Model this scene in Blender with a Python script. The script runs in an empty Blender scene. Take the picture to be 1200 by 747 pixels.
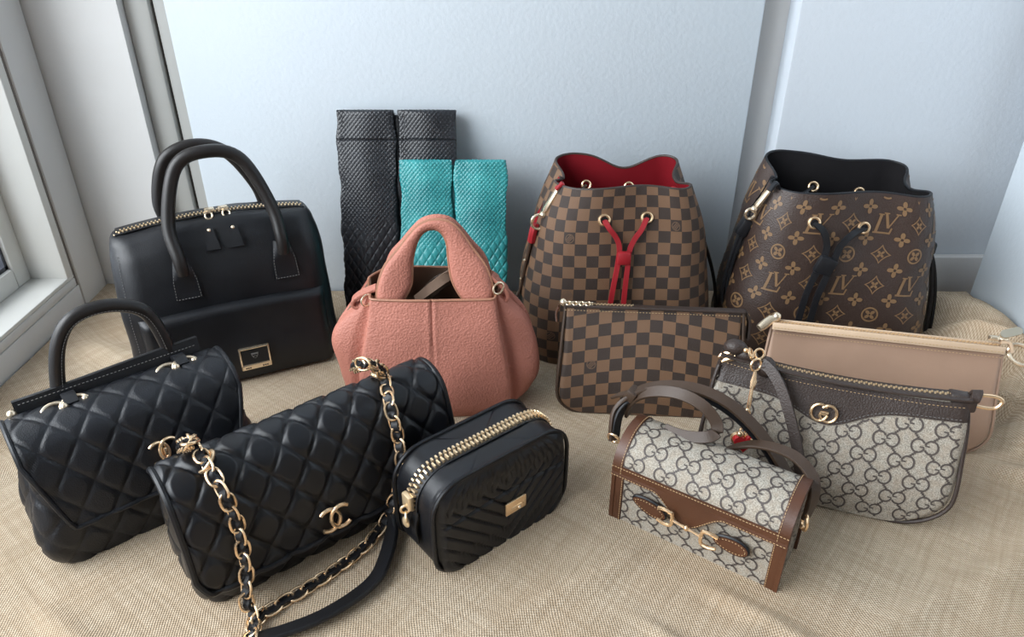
import bpy, bmesh, math, random
import numpy as np
from math import sin, cos, pi, radians, degrees, sqrt, atan2
from mathutils import Vector, Matrix
from mathutils.bvhtree import BVHTree
from mathutils.geometry import tessellate_polygon
random.seed(7); rng = np.random.default_rng(7)
scn = bpy.context.scene
COL = scn.collection

# ------------------------------------------------------------------ camera
F, TH, CH, CX, CY = 867.0, radians(30), 0.55, 600.0, 373.5
cd = bpy.data.cameras.new('camera'); cam = bpy.data.objects.new('camera', cd); COL.objects.link(cam)
cam.location = (0, 0, CH); cam.rotation_euler = (pi/2 - TH, 0, 0)
cd.sensor_width = 36; cd.lens = F/1200*36; cd.clip_start = .01
scn.camera = cam

# ------------------------------------------------------------------ light
w = bpy.data.worlds.new('world'); scn.world = w; w.use_nodes = True
bg = w.node_tree.nodes['Background']; bg.inputs[0].default_value = (.86, .93, 1.0, 1); bg.inputs[1].default_value = 2.2
def area(name, loc, target, sx, sy, power, col):
    l = bpy.data.lights.new(name, 'AREA'); l.shape = 'RECTANGLE'; l.size = sx; l.size_y = sy; l.energy = power; l.color = col
    o = bpy.data.objects.new(name, l); COL.objects.link(o); o.location = loc
    o.rotation_euler = (Vector(target)-Vector(loc)).to_track_quat('-Z', 'Y').to_euler(); return o
area('window_daylight', (-1.9, -.15, 1.45), (.2, .65, .05), 2.4, 1.6, 118, (.92, .965, 1.0))
scn.view_settings.view_transform = 'Standard'; scn.view_settings.look = 'None'
scn.view_settings.exposure = -0.02; scn.view_settings.gamma = 1; scn.view_settings.use_curve_mapping = False

# ------------------------------------------------------------------ materials
MATS = {}
def lin(r, g, b):
    f = lambda c: (c/255/12.92) if c/255 <= .04045 else ((c/255+.055)/1.055)**2.4
    return (f(r), f(g), f(b), 1)
class NT:
    def __init__(s, name):
        s.m = bpy.data.materials.new(name); s.m.use_nodes = True; s.t = s.m.node_tree; s.n = s.t.nodes
        s.b = s.n['Principled BSDF']; s.o = s.n['Material Output']; MATS[name] = s.m
    def add(s, typ, **kw):
        n = s.n.new(typ)
        for k, v in kw.items(): setattr(n, k, v)
        return n
    def link(s, a, b): s.t.links.new(a, b)
    def coord(s, which='Object', scale=None):
        c = s.add('ShaderNodeTexCoord')
        if scale is None: return c.outputs[which]
        m = s.add('ShaderNodeMapping'); m.inputs['Scale'].default_value = scale if hasattr(scale, '__len__') else (scale,)*3
        s.link(c.outputs[which], m.inputs[0]); return m.outputs[0]
    def noise(s, vec, scale, detail=3):
        n = s.add('ShaderNodeTexNoise'); n.inputs['Scale'].default_value = scale; n.inputs['Detail'].default_value = detail
        s.link(vec, n.inputs['Vector']); return n.outputs[0]
    def voro(s, vec, scale, feature='F1'):
        n = s.add('ShaderNodeTexVoronoi', feature=feature); n.inputs['Scale'].default_value = scale
        s.link(vec, n.inputs['Vector']); return n.outputs['Distance']
    def math(s, op, a, b=None):
        n = s.add('ShaderNodeMath', operation=op)
        for i, v in enumerate((a, b)):
            if v is None: continue
            if isinstance(v, (int, float)): n.inputs[i].default_value = v
            else: s.link(v, n.inputs[i])
        return n.outputs[0]
    def mix(s, fac, a, b):
        n = s.add('ShaderNodeMix', data_type='RGBA')
        if isinstance(fac, (int, float)): n.inputs[0].default_value = fac
        else: s.link(fac, n.inputs[0])
        for i, v in ((6, a), (7, b)):
            if isinstance(v, tuple): n.inputs[i].default_value = v
            else: s.link(v, n.inputs[i])
        return n.outputs[2]
    def ramp(s, fac, lo, hi):
        n = s.add('ShaderNodeMapRange'); n.inputs[1].default_value = lo; n.inputs[2].default_value = hi
        s.link(fac, n.inputs[0]); return n.outputs[0]
    def bump(s, h, dist, strength=1, prev=None):
        n = s.add('ShaderNodeBump'); n.inputs['Distance'].default_value = dist; n.inputs['Strength'].default_value = strength
        s.link(h, n.inputs['Height'])
        if prev is not None: s.link(prev, n.inputs['Normal'])
        return n.outputs[0]
    def fin(s, col=None, rough=None, normal=None, metal=0, spec=.5, coat=0, coatr=.2):
        def put(k, v):
            if v is None: return
            if isinstance(v, (int, float, tuple)): s.b.inputs[k].default_value = v
            else: s.link(v, s.b.inputs[k])
        put('Base Color', col); put('Roughness', rough); put('Metallic', metal); put('Specular IOR Level', spec)
        put('Coat Weight', coat); put('Coat Roughness', coatr); put('Normal', normal); return s.m

def leather(name, col, rough=.42, grain=700, depth=.0002, wrinkle=.0006, coat=0, var=.25, spec=.5):
    t = NT(name); v = t.coord()
    g = t.voro(v, grain); n1 = t.noise(v, 30, 4)
    nb = t.bump(n1, wrinkle, .7); nb = t.bump(g, depth, .8, nb)
    n2 = t.noise(v, 14, 3)
    c2 = tuple(min(1, c*(1+var*1.6)) for c in col[:3])+(1,); c1 = tuple(c*(1-var) for c in col[:3])+(1,)
    return t.fin(t.mix(t.ramp(n2, .3, .7), c1, c2), t.math('ADD', t.math('MULTIPLY', n1, .18), rough-.09), nb, coat=coat, spec=spec)
def plain(name, col, rough=.5, metal=0, bump=0, bscale=200, spec=.5, var=0):
    t = NT(name); nb = None; c = col
    v = t.coord()
    if bump: nb = t.bump(t.noise(v, bscale, 4), bump, .7)
    if var: c = t.mix(t.ramp(t.noise(v, 6, 4), .3, .7), tuple(x*(1-var) for x in col[:3])+(1,), tuple(min(1, x*(1+var)) for x in col[:3])+(1,))
    return t.fin(c, rough, nb, metal, spec)

m_black_leather = leather('smooth_black_leather', (.0075, .008, .010, 1), .40, 1100, .00012, .0011, spec=.42)
m_black_lamb = leather('black_lambskin', (.0060, .0065, .0085, 1), .37, 1500, .00006, .0005, spec=.42)
m_black_caviar = leather('black_caviar_leather', (.008, .009, .012, 1), .40, 900, .00022, .0004, spec=.42)
m_black_strap = leather('black_strap_leather', (.0085, .009, .011, 1), .44, 1200, .0001, .0003, spec=.38)
m_handle = leather('dark_handle_leather', (.013, .011, .0105, 1), .38, 900, .0001, .0004, spec=.42)
m_pink = leather('pink_pebbled_leather', lin(177, 115, 99), .55, 430, .0007, .0012, var=.06, spec=.35)
m_pink_edge = leather('tan_edge_leather', lin(160, 112, 88), .55, 500, .0002, .0004, var=.1)
m_taupe = leather('taupe_lining', lin(120, 98, 82), .8, 500, .0001, .0006, var=.1)
m_beige = leather('beige_leather', lin(160, 131, 111), .46, 1500, .00006, .0014, var=.06)
m_beige_trim = leather('pale_beige_trim', lin(205, 178, 150), .5, 1500, .00005, .0003, var=.05)
m_brown_trim = leather('brown_leather_trim', lin(78, 46, 28), .42, 1200, .0001, .0004, var=.18)
m_dark_brown = leather('dark_brown_leather', lin(54, 43, 38), .48, 600, .00035, .0006, var=.15)
m_brown_strap = leather('brown_strap_leather', lin(64, 48, 36), .5, 900, .0001, .0003, var=.15)
m_red = leather('red_leather', lin(146, 26, 34), .5, 900, .0001, .0003, var=.12)
m_red_lining = leather('red_microfibre', lin(126, 20, 30), .85, 1500, .0001, .0008, var=.1, spec=.2)
m_black_lining = leather('black_microfibre', (.012, .011, .012, 1), .9, 1500, .0001, .0008, spec=.2)
m_gold = plain('polished_gold', (.95, .68, .42, 1), .26, .88, .00008, 300)
m_pale_gold = plain('pale_gold_metal', (.92, .76, .56, 1), .24, .88, .00005, 300)
m_teeth = plain('zip_brass_teeth', (.92, .70, .44, 1), .34, .7)
m_stitch_tan = plain('tan_stitching', lin(190, 160, 120), .8)
m_stitch_grey = plain('grey_stitching', lin(120, 118, 116), .8)
m_white_paint = plain('white_gloss_paint', lin(214, 213, 208), .4, 0, .0006, 40, var=.02)
m_frame_grey = plain('shaded_frame_paint', lin(176, 176, 172), .45, 0, .0006, 40, var=.04)  # grey tone paints in the shade of the groove beside the panel
m_crack = plain('dark_joint', (.05, .042, .036, 1), .9)
m_joint = plain('painted_joint', lin(112, 104, 98), .8)
m_strip = plain('grey_strip_paint', lin(142, 148, 152), .5, 0, .0005, 40, var=.03)
m_warm = plain('warm_white_paint', lin(208, 207, 205), .55, 0, .0006, 60, var=.03)
m_rubber = plain('dark_glazing_seal', (.05, .055, .07, 1), .6)
m_red_enamel = plain('red_heart_enamel', lin(190, 40, 48), .25)
m_pull = plain('pale_grey_puller', lin(170, 165, 150), .4, .6)

def wall_paint(name, col):
    t = NT(name); v = t.coord()
    n = t.noise(v, 2.5, 3); nb = t.bump(t.noise(v, 160, 5), .0008, .5)
    return t.fin(t.mix(t.ramp(n, .3, .7), tuple(c*.97 for c in col[:3])+(1,), col), .6, nb, spec=.3)
m_wall = wall_paint('cool_white_wall_paint', lin(206, 213, 220))
m_panel = wall_paint('pale_blue_white_panel', lin(212, 221, 228))
def burlap():
    t = NT('woven_burlap'); v = t.coord()
    d = t.add('ShaderNodeVectorMath', operation='ADD'); nz = t.add('ShaderNodeTexNoise'); nz.inputs['Scale'].default_value = 18
    t.link(v, nz.inputs['Vector'])
    sc = t.add('ShaderNodeVectorMath', operation='SCALE'); t.link(nz.outputs['Color'], sc.inputs[0]); sc.inputs[3].default_value = .006
    t.link(v, d.inputs[0]); t.link(sc.outputs[0], d.inputs[1])
    rot = t.add('ShaderNodeMapping'); rot.inputs['Rotation'].default_value = (0, 0, radians(38)); t.link(d.outputs[0], rot.inputs[0])
    sx = t.add('ShaderNodeSeparateXYZ'); t.link(rot.outputs[0], sx.inputs[0])
    k = 2*pi/.0031
    a = t.math('SINE', t.math('MULTIPLY', sx.outputs[0], k)); b = t.math('SINE', t.math('MULTIPLY', sx.outputs[1], k))
    wv = t.math('MULTIPLY', a, b)
    mp = t.add('ShaderNodeMapping'); mp.inputs['Scale'].default_value = (260, 12, 30); t.link(rot.outputs[0], mp.inputs[0])
    mq = t.add('ShaderNodeMapping'); mq.inputs['Scale'].default_value = (12, 260, 30); t.link(rot.outputs[0], mq.inputs[0])
    slub = t.math('MULTIPLY', t.noise(mp.outputs[0], 1, 2), t.noise(mq.outputs[0], 1, 2))
    big = t.noise(v, 7, 4)
    c = t.mix(t.ramp(wv, -1, 1), lin(156, 138, 114), lin(224, 207, 184))
    c = t.mix(t.math('MULTIPLY', t.ramp(slub, .38, .14), .45), c, lin(150, 128, 102))
    c = t.mix(t.math('MULTIPLY', t.ramp(big, .35, .75), .30), c, lin(176, 142, 106))
    h = t.math('ADD', t.math('MULTIPLY', wv, .5), slub)
    nb = t.bump(big, .006, .5); nb = t.bump(h, .0010, .9, nb)
    return t.fin(c, .9, nb, spec=.15)
m_burlap = burlap()
def wood():
    t = NT('floor_wood'); v = t.coord('Object', (3, 60, 3))
    return t.fin(t.mix(t.ramp(t.noise(v, 3, 5), .3, .7), lin(120, 84, 55), lin(168, 126, 88)), .5)
m_wood = wood()
def damier(name, sq):
    t = NT(name); u = t.coord('UV', (1/sq, 1/sq, 1))
    off = t.add('ShaderNodeVectorMath', operation='ADD'); off.inputs[1].default_value = (0, 0, .5); t.link(u, off.inputs[0])
    ck = t.add('ShaderNodeTexChecker'); ck.inputs['Scale'].default_value = 1; t.link(off.outputs[0], ck.inputs['Vector'])
    v = t.coord('UV', 1)
    s = t.add('ShaderNodeSeparateXYZ'); t.link(v, s.inputs[0])
    k = 2*pi/.0016
    wv = t.math('MULTIPLY', t.math('SINE', t.math('MULTIPLY', s.outputs[0], k)), t.math('SINE', t.math('MULTIPLY', s.outputs[1], k)))
    f = t.ramp(wv, -1, 1)
    li = t.mix(f, lin(98, 73, 53), lin(130, 98, 73)); da = t.mix(f, lin(46, 36, 31), lin(64, 51, 44))
    c = t.mix(ck.outputs[1], li, da)
    nb = t.bump(wv, .0003, .5); nb = t.bump(t.voro(t.coord(), 700), .0002, .6, nb)
    return t.fin(c, .5, nb, spec=.45)
m_damier = damier('brown_checked_canvas', .0148)
m_mono = leather('dark_brown_monogram_canvas', lin(57, 43, 37), .46, 650, .0004, .0005, var=.08)
m_mono_print = plain('tan_monogram_print', lin(124, 96, 67), .5, 0, .0002, 700)
m_medallion = plain('faint_medallion_print', lin(104, 82, 66), .55)
def gg():
    t = NT('grey_beige_canvas'); v = t.coord()
    n = t.noise(v, 900, 2); n2 = t.noise(v, 160, 3)
    c = t.mix(t.ramp(n, .35, .65), lin(128, 122, 112), lin(181, 174, 161)); c = t.mix(t.math('MULTIPLY', t.ramp(n2, .4, .65), .35), c, lin(150, 132, 112))
    return t.fin(c, .6, t.bump(n, .0003, .7), spec=.3)
m_gg = gg()
m_gg_print = plain('dark_brown_canvas_print', lin(78, 70, 66), .6, 0, .0002, 900)
def snake(name, c1, c2, rough):
    t = NT(name); v = t.coord()
    n = t.noise(v, 26, 4); nb = t.bump(t.noise(v, 500, 3), .0004, .5)
    return t.fin(t.mix(t.ramp(n, .3, .7), c1, c2), rough, nb, spec=.55)
m_snake_black = snake('black_python', (.010, .011, .014, 1), (.022, .024, .029, 1), .34)
m_snake_teal = snake('teal_python', lin(24, 110, 114), lin(60, 156, 157), .36)
def glass():
    t = NT('window_glass'); t.n.remove(t.b)
    a = t.add('ShaderNodeBsdfTransparent'); g = t.add('ShaderNodeBsdfGlossy'); g.inputs['Roughness'].default_value = .02
    mx = t.add('ShaderNodeMixShader'); mx.inputs[0].default_value = .07
    t.link(a.outputs[0], mx.inputs[1]); t.link(g.outputs[0], mx.inputs[2]); t.link(mx.outputs[0], t.o.inputs[0]); return t.m
m_glass = glass()

# ------------------------------------------------------------------ helpers
def ray(x, y):
    u = (x-CX)/F; t = (y-CY)/F
    return Vector((u, cos(TH)-t*sin(TH), -(sin(TH)+t*cos(TH))))
ORG = Vector((0, 0, CH))
def gp(x, y, z=0):                       # a point of the ground (or the level z) seen at a pixel
    r = ray(x, y); return ORG + r*((z-CH)/r.z)
def atY(x, y, Y):
    r = ray(x, y); return ORG + r*(Y/r.y)
def tag(o, label=None, cat=None, group=None, kind=None):
    for k, v in (('label', label), ('category', cat), ('group', group), ('kind', kind)):
        if v: o[k] = v
    return o
def newobj(name, me, mat=None, parent=None):
    o = bpy.data.objects.new(name, me); COL.objects.link(o)
    if mat is not None and len(me.materials) == 0: me.materials.append(mat)
    if parent is not None: o.parent = parent
    return o
def mesh(name, v, f, smooth=True, sharp=40, uv=None):
    me = bpy.data.meshes.new(name); me.from_pydata([tuple(map(float, p)) for p in v], [], [tuple(map(int, q)) for q in f]); 
    if uv is not None:
        L = me.uv_layers.new(name='UVMap'); li = np.empty(len(me.loops), dtype=np.int32); me.loops.foreach_get('vertex_index', li)
        L.data.foreach_set('uv', np.asarray(uv, dtype=np.float32)[li].ravel())
    if smooth: me.shade_smooth(); me.set_sharp_from_angle(angle=radians(sharp))
    me.update(); return me
class MB:
    def __init__(s): s.v = []; s.f = []
    def add(s, v, f, M=None):
        o = len(s.v)
        for p in v:
            p = Vector(p); s.v.append(M @ p if M is not None else p)
        s.f += [tuple(o+i for i in q) for q in f]; return s
    def box(s, lo, hi, bev=0, M=None, seg=2):
        bm = bmesh.new(); bmesh.ops.create_cube(bm, size=1)
        c = [(a+b)/2 for a, b in zip(lo, hi)]; d = [b-a for a, b in zip(lo, hi)]
        for v in bm.verts: v.co = Vector((v.co.x*d[0]+c[0], v.co.y*d[1]+c[1], v.co.z*d[2]+c[2]))
        if bev: bmesh.ops.bevel(bm, geom=bm.edges[:], offset=min(bev, min(d)*.49), segments=seg, profile=.5, affect='EDGES')
        bm.verts.index_update(); s.add([v.co.copy() for v in bm.verts], [[v.index for v in f.verts] for f in bm.faces], M); bm.free(); return s
    def tube(s, pts, r, n=10, closed=False, caps=True, up=None, rz=None):
        pts = [Vector(p) for p in pts]; m = len(pts); rr = r if hasattr(r, '__len__') else [r]*m
        T = []
        for i in range(m):
            a = pts[(i-1) % m] if (closed or i > 0) else pts[i]; b = pts[(i+1) % m] if (closed or i < m-1) else pts[i]
            T.append((b-a).normalized())
        nrm = Vector(up) if up is not None else T[0].orthogonal()
        V = []
        for i in range(m):
            nrm = (nrm - T[i]*nrm.dot(T[i])); nrm = nrm.normalized() if nrm.length > 1e-9 else T[i].orthogonal().normalized()
            bi = T[i].cross(nrm)
            k2 = 1 if rz is None else rz
            for k in range(n):
                a = 2*pi*k/n; V.append(pts[i] + (nrm*cos(a)+bi*sin(a)*k2)*rr[i])
        Fc = []
        for i in range(m if closed else m-1):
            j = (i+1) % m
            for k in range(n): Fc.append((i*n+k, i*n+(k+1) % n, j*n+(k+1) % n, j*n+k))
        if caps and not closed: Fc += [tuple(range(n))[::-1], tuple((m-1)*n+k for k in range(n))]
        return s.add(V, Fc)
    def ribbon(s, pts, wdir, width, thick, closed=False):
        # a flat strap: width along wdir (one vector or one per point), thickness across
        pts = [Vector(p) for p in pts]; m = len(pts)
        cs = []; hw, ht = .5, .5
        for a, b in ((-1, -.5), (-1, .5), (-.92, 1), (.92, 1), (1, .5), (1, -.5), (.92, -1), (-.92, -1)): cs.append((a*.5, b*.5))
        n = len(cs); V = []
        for i in range(m):
            a = pts[(i-1) % m] if (closed or i > 0) else pts[i]; b = pts[(i+1) % m] if (closed or i < m-1) else pts[i]
            T = (b-a).normalized(); wd = Vector(wdir[i]) if hasattr(wdir[0], '__len__') else Vector(wdir)
            wd = (wd - T*wd.dot(T)).normalized(); nn = T.cross(wd)
            wi = width[i] if hasattr(width, '__len__') else width
            for (p, q) in cs: V.append(pts[i] + wd*(p*wi) + nn*(q*thick))
        Fc = []
        for i in range(m if closed else m-1):
            j = (i+1) % m
            for k in range(n): Fc.append((i*n+k, j*n+k, j*n+(k+1) % n, i*n+(k+1) % n))
        if not closed: Fc += [tuple(range(n)), tuple((m-1)*n+k for k in range(n))[::-1]]
        return s.add(V, Fc)
    def torus(s, c, nrm, R, r, n=28, k=8, sx=1, xdir=None):
        nrm = Vector(nrm).normalized(); x = Vector(xdir) if xdir is not None else nrm.orthogonal(); x = (x-nrm*x.dot(nrm)).normalized(); y = nrm.cross(x)
        pts = [Vector(c)+x*(R*sx*cos(2*pi*i/n))+y*(R*sin(2*pi*i/n)) for i in range(n)]
        return s.tube(pts, r, k, closed=True, up=nrm)
    def ball(s, c, r, n=12, sc=(1, 1, 1)):
        V = []; Fc = []
        for i in range(n//2+1):
            a = pi*i/(n//2)
            for k in range(n):
                b = 2*pi*k/n; V.append((c[0]+r*sc[0]*sin(a)*cos(b), c[1]+r*sc[1]*sin(a)*sin(b), c[2]+r*sc[2]*cos(a)))
        for i in range(n//2):
            for k in range(n): Fc.append((i*n+k, i*n+(k+1) % n, (i+1)*n+(k+1) % n, (i+1)*n+k))
        return s.add(V, Fc)
    def plate(s, poly, y0, y1, M=None):  # extrude an x/z polygon between y0 and y1
        n = len(poly); V = [(p[0], y0, p[1]) for p in poly]+[(p[0], y1, p[1]) for p in poly]
        tri = tessellate_polygon([[Vector((p[0], p[1], 0)) for p in poly]])
        Fc = [tuple(t) for t in tri]+[tuple(n+i for i in t[::-1]) for t in tri]+[(i, (i+1) % n, n+(i+1) % n, n+i) for i in range(n)]
        return s.add(V, Fc, M)
    def build(s, name, mat, parent=None, sharp=40):
        me = mesh(name, s.v, s.f, True, sharp)
        bm = bmesh.new(); bm.from_mesh(me); bmesh.ops.recalc_face_normals(bm, faces=bm.faces[:]); bm.to_mesh(me); bm.free()
        return newobj(name, me, mat, parent)

def spline(pts, n=8, closed=False):       # Catmull-Rom through points
    P = [Vector(p) for p in pts]; m = len(P); out = []
    for i in range(m if closed else m-1):
        g = lambda k: P[k % m] if closed else P[min(max(k, 0), m-1)]
        p0, p1, p2, p3 = g(i-1), g(i), g(i+1), g(i+2)
        for j in range(n):
            t = j/n; out.append(.5*((2*p1)+(p2-p0)*t+(2*p0-5*p1+4*p2-p3)*t*t+(3*p1-p0-3*p2+p3)*t**3))
    if not closed: out.append(P[-1])
    return out
def even(pts, step):                      # resample a polyline at even arc length
    P = [Vector(p) for p in pts]; d = [0]
    for a, b in zip(P, P[1:]): d.append(d[-1]+(b-a).length)
    n = max(2, int(round(d[-1]/step))+1); out = []; k = 0
    for i in range(n):
        s = d[-1]*i/(n-1)
        while k < len(P)-2 and d[k+1] < s: k += 1
        e = d[k+1]-d[k]; out.append(P[k].lerp(P[k+1], 0 if e == 0 else (s-d[k])/e))
    return out
def cr1(xs, ys, x):                       # smooth 1D interpolation, xs rising
    xs = np.asarray(xs, float); ys = np.asarray(ys, float); x = np.asarray(x, float)
    d = np.gradient(ys, xs); i = np.clip(np.searchsorted(xs, x)-1, 0, len(xs)-2); h = xs[i+1]-xs[i]; t = np.clip((x-xs[i])/h, 0, 1)
    return ys[i]*(2*t**3-3*t**2+1)+d[i]*h*(t**3-2*t**2+t)+ys[i+1]*(-2*t**3+3*t**2)+d[i+1]*h*(t**3-t**2)
def rrect(a, b, r, nf=60, nc=8, ns=16):   # rounded rectangle ring, starts and ends at the back centre, front runs in +x
    r = min(r, a*.98, b*.98); P = []
    def seg(p, q, n):
        for i in range(n): P.append((p[0]+(q[0]-p[0])*i/n, p[1]+(q[1]-p[1])*i/n))
    def arc(cx, cy, a0, n):
        for i in range(n):
            t = a0+pi/2*i/n; P.append((cx+r*cos(t), cy+r*sin(t)))
    seg((0, b), (-a+r, b), nf//2); arc(-a+r, b-r, pi/2, nc); seg((-a, b-r), (-a, -b+r), ns); arc(-a+r, -b+r, pi, nc)
    seg((-a+r, -b), (a-r, -b), nf); arc(a-r, -b+r, 1.5*pi, nc); seg((a, -b+r), (a, b-r), ns); arc(a-r, b-r, 0, nc); seg((a-r, b), (0, b), nf//2)
    P.append((0, b)); return np.array(P)
def normals(P):
    du = np.gradient(P, axis=1); dv = np.gradient(P, axis=0)
    if np.allclose(P[:, 0], P[:, -1], atol=1e-6):
        c = (P[:, 1]-P[:, -2])/2; du[:, 0] = c; du[:, -1] = c
    n = np.cross(du, dv); l = np.linalg.norm(n, axis=2, keepdims=True); return n/np.maximum(l, 1e-12)
def arclen(P):                            # metric U (zero at the middle column) and V
    du = np.linalg.norm(np.diff(P, axis=1), axis=2); U = np.concatenate([np.zeros((P.shape[0], 1)), np.cumsum(du, 1)], 1); U -= U[:, -1:]/2
    dv = np.linalg.norm(np.diff(P, axis=0), axis=2); V = np.concatenate([np.zeros((1, P.shape[1])), np.cumsum(dv, 0)], 0)
    return U, V
def gfaces(nv, nu, off=0, flip=False):
    i, j = np.meshgrid(np.arange(nv-1), np.arange(nu-1), indexing='ij'); a = (i*nu+j).ravel()+off
    f = np.stack([a, a+1, a+nu+1, a+nu], 1); return f[:, ::-1] if flip else f
class Surf:
    """a gridded surface P[rows, cols, 3] whose normal (cols x rows) looks outwards"""
    def __init__(s, P, disp=None, UV=None):
        P = np.asarray(P, float); s.closed = np.allclose(P[:, 0], P[:, -1], atol=1e-6)
        s.U, s.V = arclen(P) if UV is None else UV
        if disp is not None: P = P + normals(P)*disp(s.U, s.V, P)[..., None]
        s.P = P; s.N = normals(P); s._b = None
    def obj(s, name, mat, parent, thick=0, caps=(0, 0), flip=False, sharp=50):
        nv, nu = s.P.shape[:2]; V = list(s.P.reshape(-1, 3)); uv = list(np.stack([s.U, s.V], 2).reshape(-1, 2)); f = [tuple(q) for q in gfaces(nv, nu, 0, flip)]
        if thick:
            o = len(V); V += list((s.P-s.N*thick).reshape(-1, 3)); uv += uv[:o]; f += [tuple(q) for q in gfaces(nv, nu, o, not flip)]
            ed = []
            if True: ed += [((0, j), (0, j+1)) for j in range(nu-1)] + [((nv-1, j+1), (nv-1, j)) for j in range(nu-1)]
            if not s.closed: ed += [((i+1, 0), (i, 0)) for i in range(nv-1)] + [((i, nu-1), (i+1, nu-1)) for i in range(nv-1)]
            for (a, b) in ed:
                p, q = a[0]*nu+a[1], b[0]*nu+b[1]; f.append((q, p, o+p, o+q))
        for k, row in ((0, 0), (1, nv-1)):
            if caps[k]:
                c = s.P[row].mean(0); o = len(V); V.append(c); uv.append((0, 0))
                for j in range(nu-1):
                    q = (row*nu+j, row*nu+j+1); f.append((q[1], q[0], o) if (k == 0) != flip else (q[0], q[1], o))
        me = mesh(name, V, f, True, sharp, uv)
        if s.closed:
            bm = bmesh.new(); bm.from_mesh(me); 
            seam = [v for v in bm.verts if v.index < nv*nu and (v.index % nu in (0, nu-1))]
            bmesh.ops.remove_doubles(bm, verts=seam, dist=1e-7); bm.to_mesh(me); bm.free()
        return newobj(name, me, mat, parent)
    def bvh(s):
        if s._b is None: s._b = BVHTree.FromPolygons([Vector(p) for p in s.P.reshape(-1, 3)], [tuple(map(int, q)) for q in gfaces(*s.P.shape[:2])])
        return s._b
    def at(s, ci, ri, off=0):            # fractional column / row
        nv, nu = s.P.shape[:2]; ci = min(max(ci, 0), nu-1.001); ri = min(max(ri, 0), nv-1.001); i, j = int(ri), int(ci); a, b = ri-i, ci-j
        f = lambda A: (A[i, j]*(1-a)*(1-b)+A[i, j+1]*(1-a)*b+A[i+1, j]*a*(1-b)+A[i+1, j+1]*a*b)
        return Vector(f(s.P)+f(s.N)*off)
    def uvat(s, row):                    # mapping metric (u, v) -> point; columns measured on one row
        cu = s.U[row]; cv = s.V[:, s.V.shape[1]//2]; nv, nu = s.P.shape[:2]
        def f(u, v, off=.0006):
            return s.at(float(np.interp(u, cu, np.arange(nu))), float(np.interp(v, cv, np.arange(nv))), off)
        return f
class Bag:
    def __init__(s, name, A, ang, wdt, dep, lean=0, label='', cat='handbag', group=None, z=0):
        a = radians(ang); mid = Vector((A[0]+cos(a)*wdt/2-sin(a)*dep/2, A[1]+sin(a)*wdt/2+cos(a)*dep/2, z))
        s.root = bpy.data.objects.new(name, None); s.root.empty_display_size = .05; COL.objects.link(s.root)
        s.root.location = mid; s.root.rotation_euler = (-radians(lean), 0, a); tag(s.root, label, cat, group)
        s.M = Matrix.Translation(mid) @ Matrix.Rotation(a, 4, 'Z') @ Matrix.Rotation(-radians(lean), 4, 'X'); s.I = s.M.inverted(); s.R = s.I.to_3x3()
    def loc(s, p): return s.I @ Vector(p)
    def hit(s, srf, x, y, off=0, yp=None):      # the point of a surface that shows at a pixel
        o = s.I @ ORG; d = (s.R @ ray(x, y)).normalized()
        if srf is not None:
            h, n, i, t = srf.bvh().ray_cast(o, d)
            if h is not None:
                if n.dot(d) > 0: n = -n
                return h+n*off
        return s.plane(x, y, yp if yp is not None else 0)
    def nrm(s, srf, x, y):
        o = s.I @ ORG; d = (s.R @ ray(x, y)).normalized(); h, n, i, t = srf.bvh().ray_cast(o, d)
        if h is None: return Vector((0, -1, 0))
        return -n if n.dot(d) > 0 else n
    def plane(s, x, y, yl):
        o = s.I @ ORG; d = s.R @ ray(x, y); return o+d*((yl-o.y)/d.y)
class Decal:
    def __init__(s): s.v = []; s.f = []
    def tri(s, pts):
        o = len(s.v); s.v += [tuple(p[:2]) for p in pts]
        s.f += [tuple(o+i for i in t) for t in tessellate_polygon([[Vector((p[0], p[1], 0)) for p in pts]])]
    def ring(s, outer, inner):
        o = len(s.v); n = len(outer); s.v += list(outer)+list(inner)
        for i in range(n): s.f.append((o+i, o+(i+1) % n, o+n+(i+1) % n, o+n+i))
    def stroke(s, pts, wd):
        if not hasattr(wd, '__len__') and len(pts) == 2:
            n = max(1, int(math.hypot(pts[1][0]-pts[0][0], pts[1][1]-pts[0][1])/.16)); a, b = pts; pts = [(a[0]+(b[0]-a[0])*i/n, a[1]+(b[1]-a[1])*i/n) for i in range(n+1)]
        o = len(s.v); m = len(pts)
        for i in range(m):
            a = pts[max(i-1, 0)]; b = pts[min(i+1, m-1)]; dx, dy = b[0]-a[0], b[1]-a[1]; l = math.hypot(dx, dy) or 1
            wi = (wd[i] if hasattr(wd, '__len__') else wd)/2
            s.v += [(pts[i][0]-dy/l*wi, pts[i][1]+dx/l*wi), (pts[i][0]+dy/l*wi, pts[i][1]-dx/l*wi)]
        for i in range(m-1): s.f.append((o+2*i, o+2*i+1, o+2*i+3, o+2*i+2))
    def sub(s, d, x, y, sc=1, rot=0):
        o = len(s.v); c, n = cos(rot)*sc, sin(rot)*sc
        s.v += [(x+p[0]*c-p[1]*n, y+p[0]*n+p[1]*c) for p in d.v]; s.f += [tuple(o+i for i in t) for t in d.f]
    def build(s, name, mat, parent, fn, keep=None, off=.0004):
        ok = [True]*len(s.v) if keep is None else [keep(*p) for p in s.v]
        fs = [f for f in s.f if all(ok[i] for i in f)]; used = sorted({i for f in fs for i in f}); mp = {k: i for i, k in enumerate(used)}
        if not fs: return None
        V = [fn(s.v[k][0], s.v[k][1]) for k in used]
        return newobj(name, mesh(name, V, [tuple(mp[i] for i in f) for f in fs], True, 60), mat, parent)
def arc2(cx, cy, r, a0, a1, n=14, ry=None):
    ry = ry or r; return [(cx+r*cos(radians(a0+(a1-a0)*i/n)), cy+ry*sin(radians(a0+(a1-a0)*i/n))) for i in range(n+1)]
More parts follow.
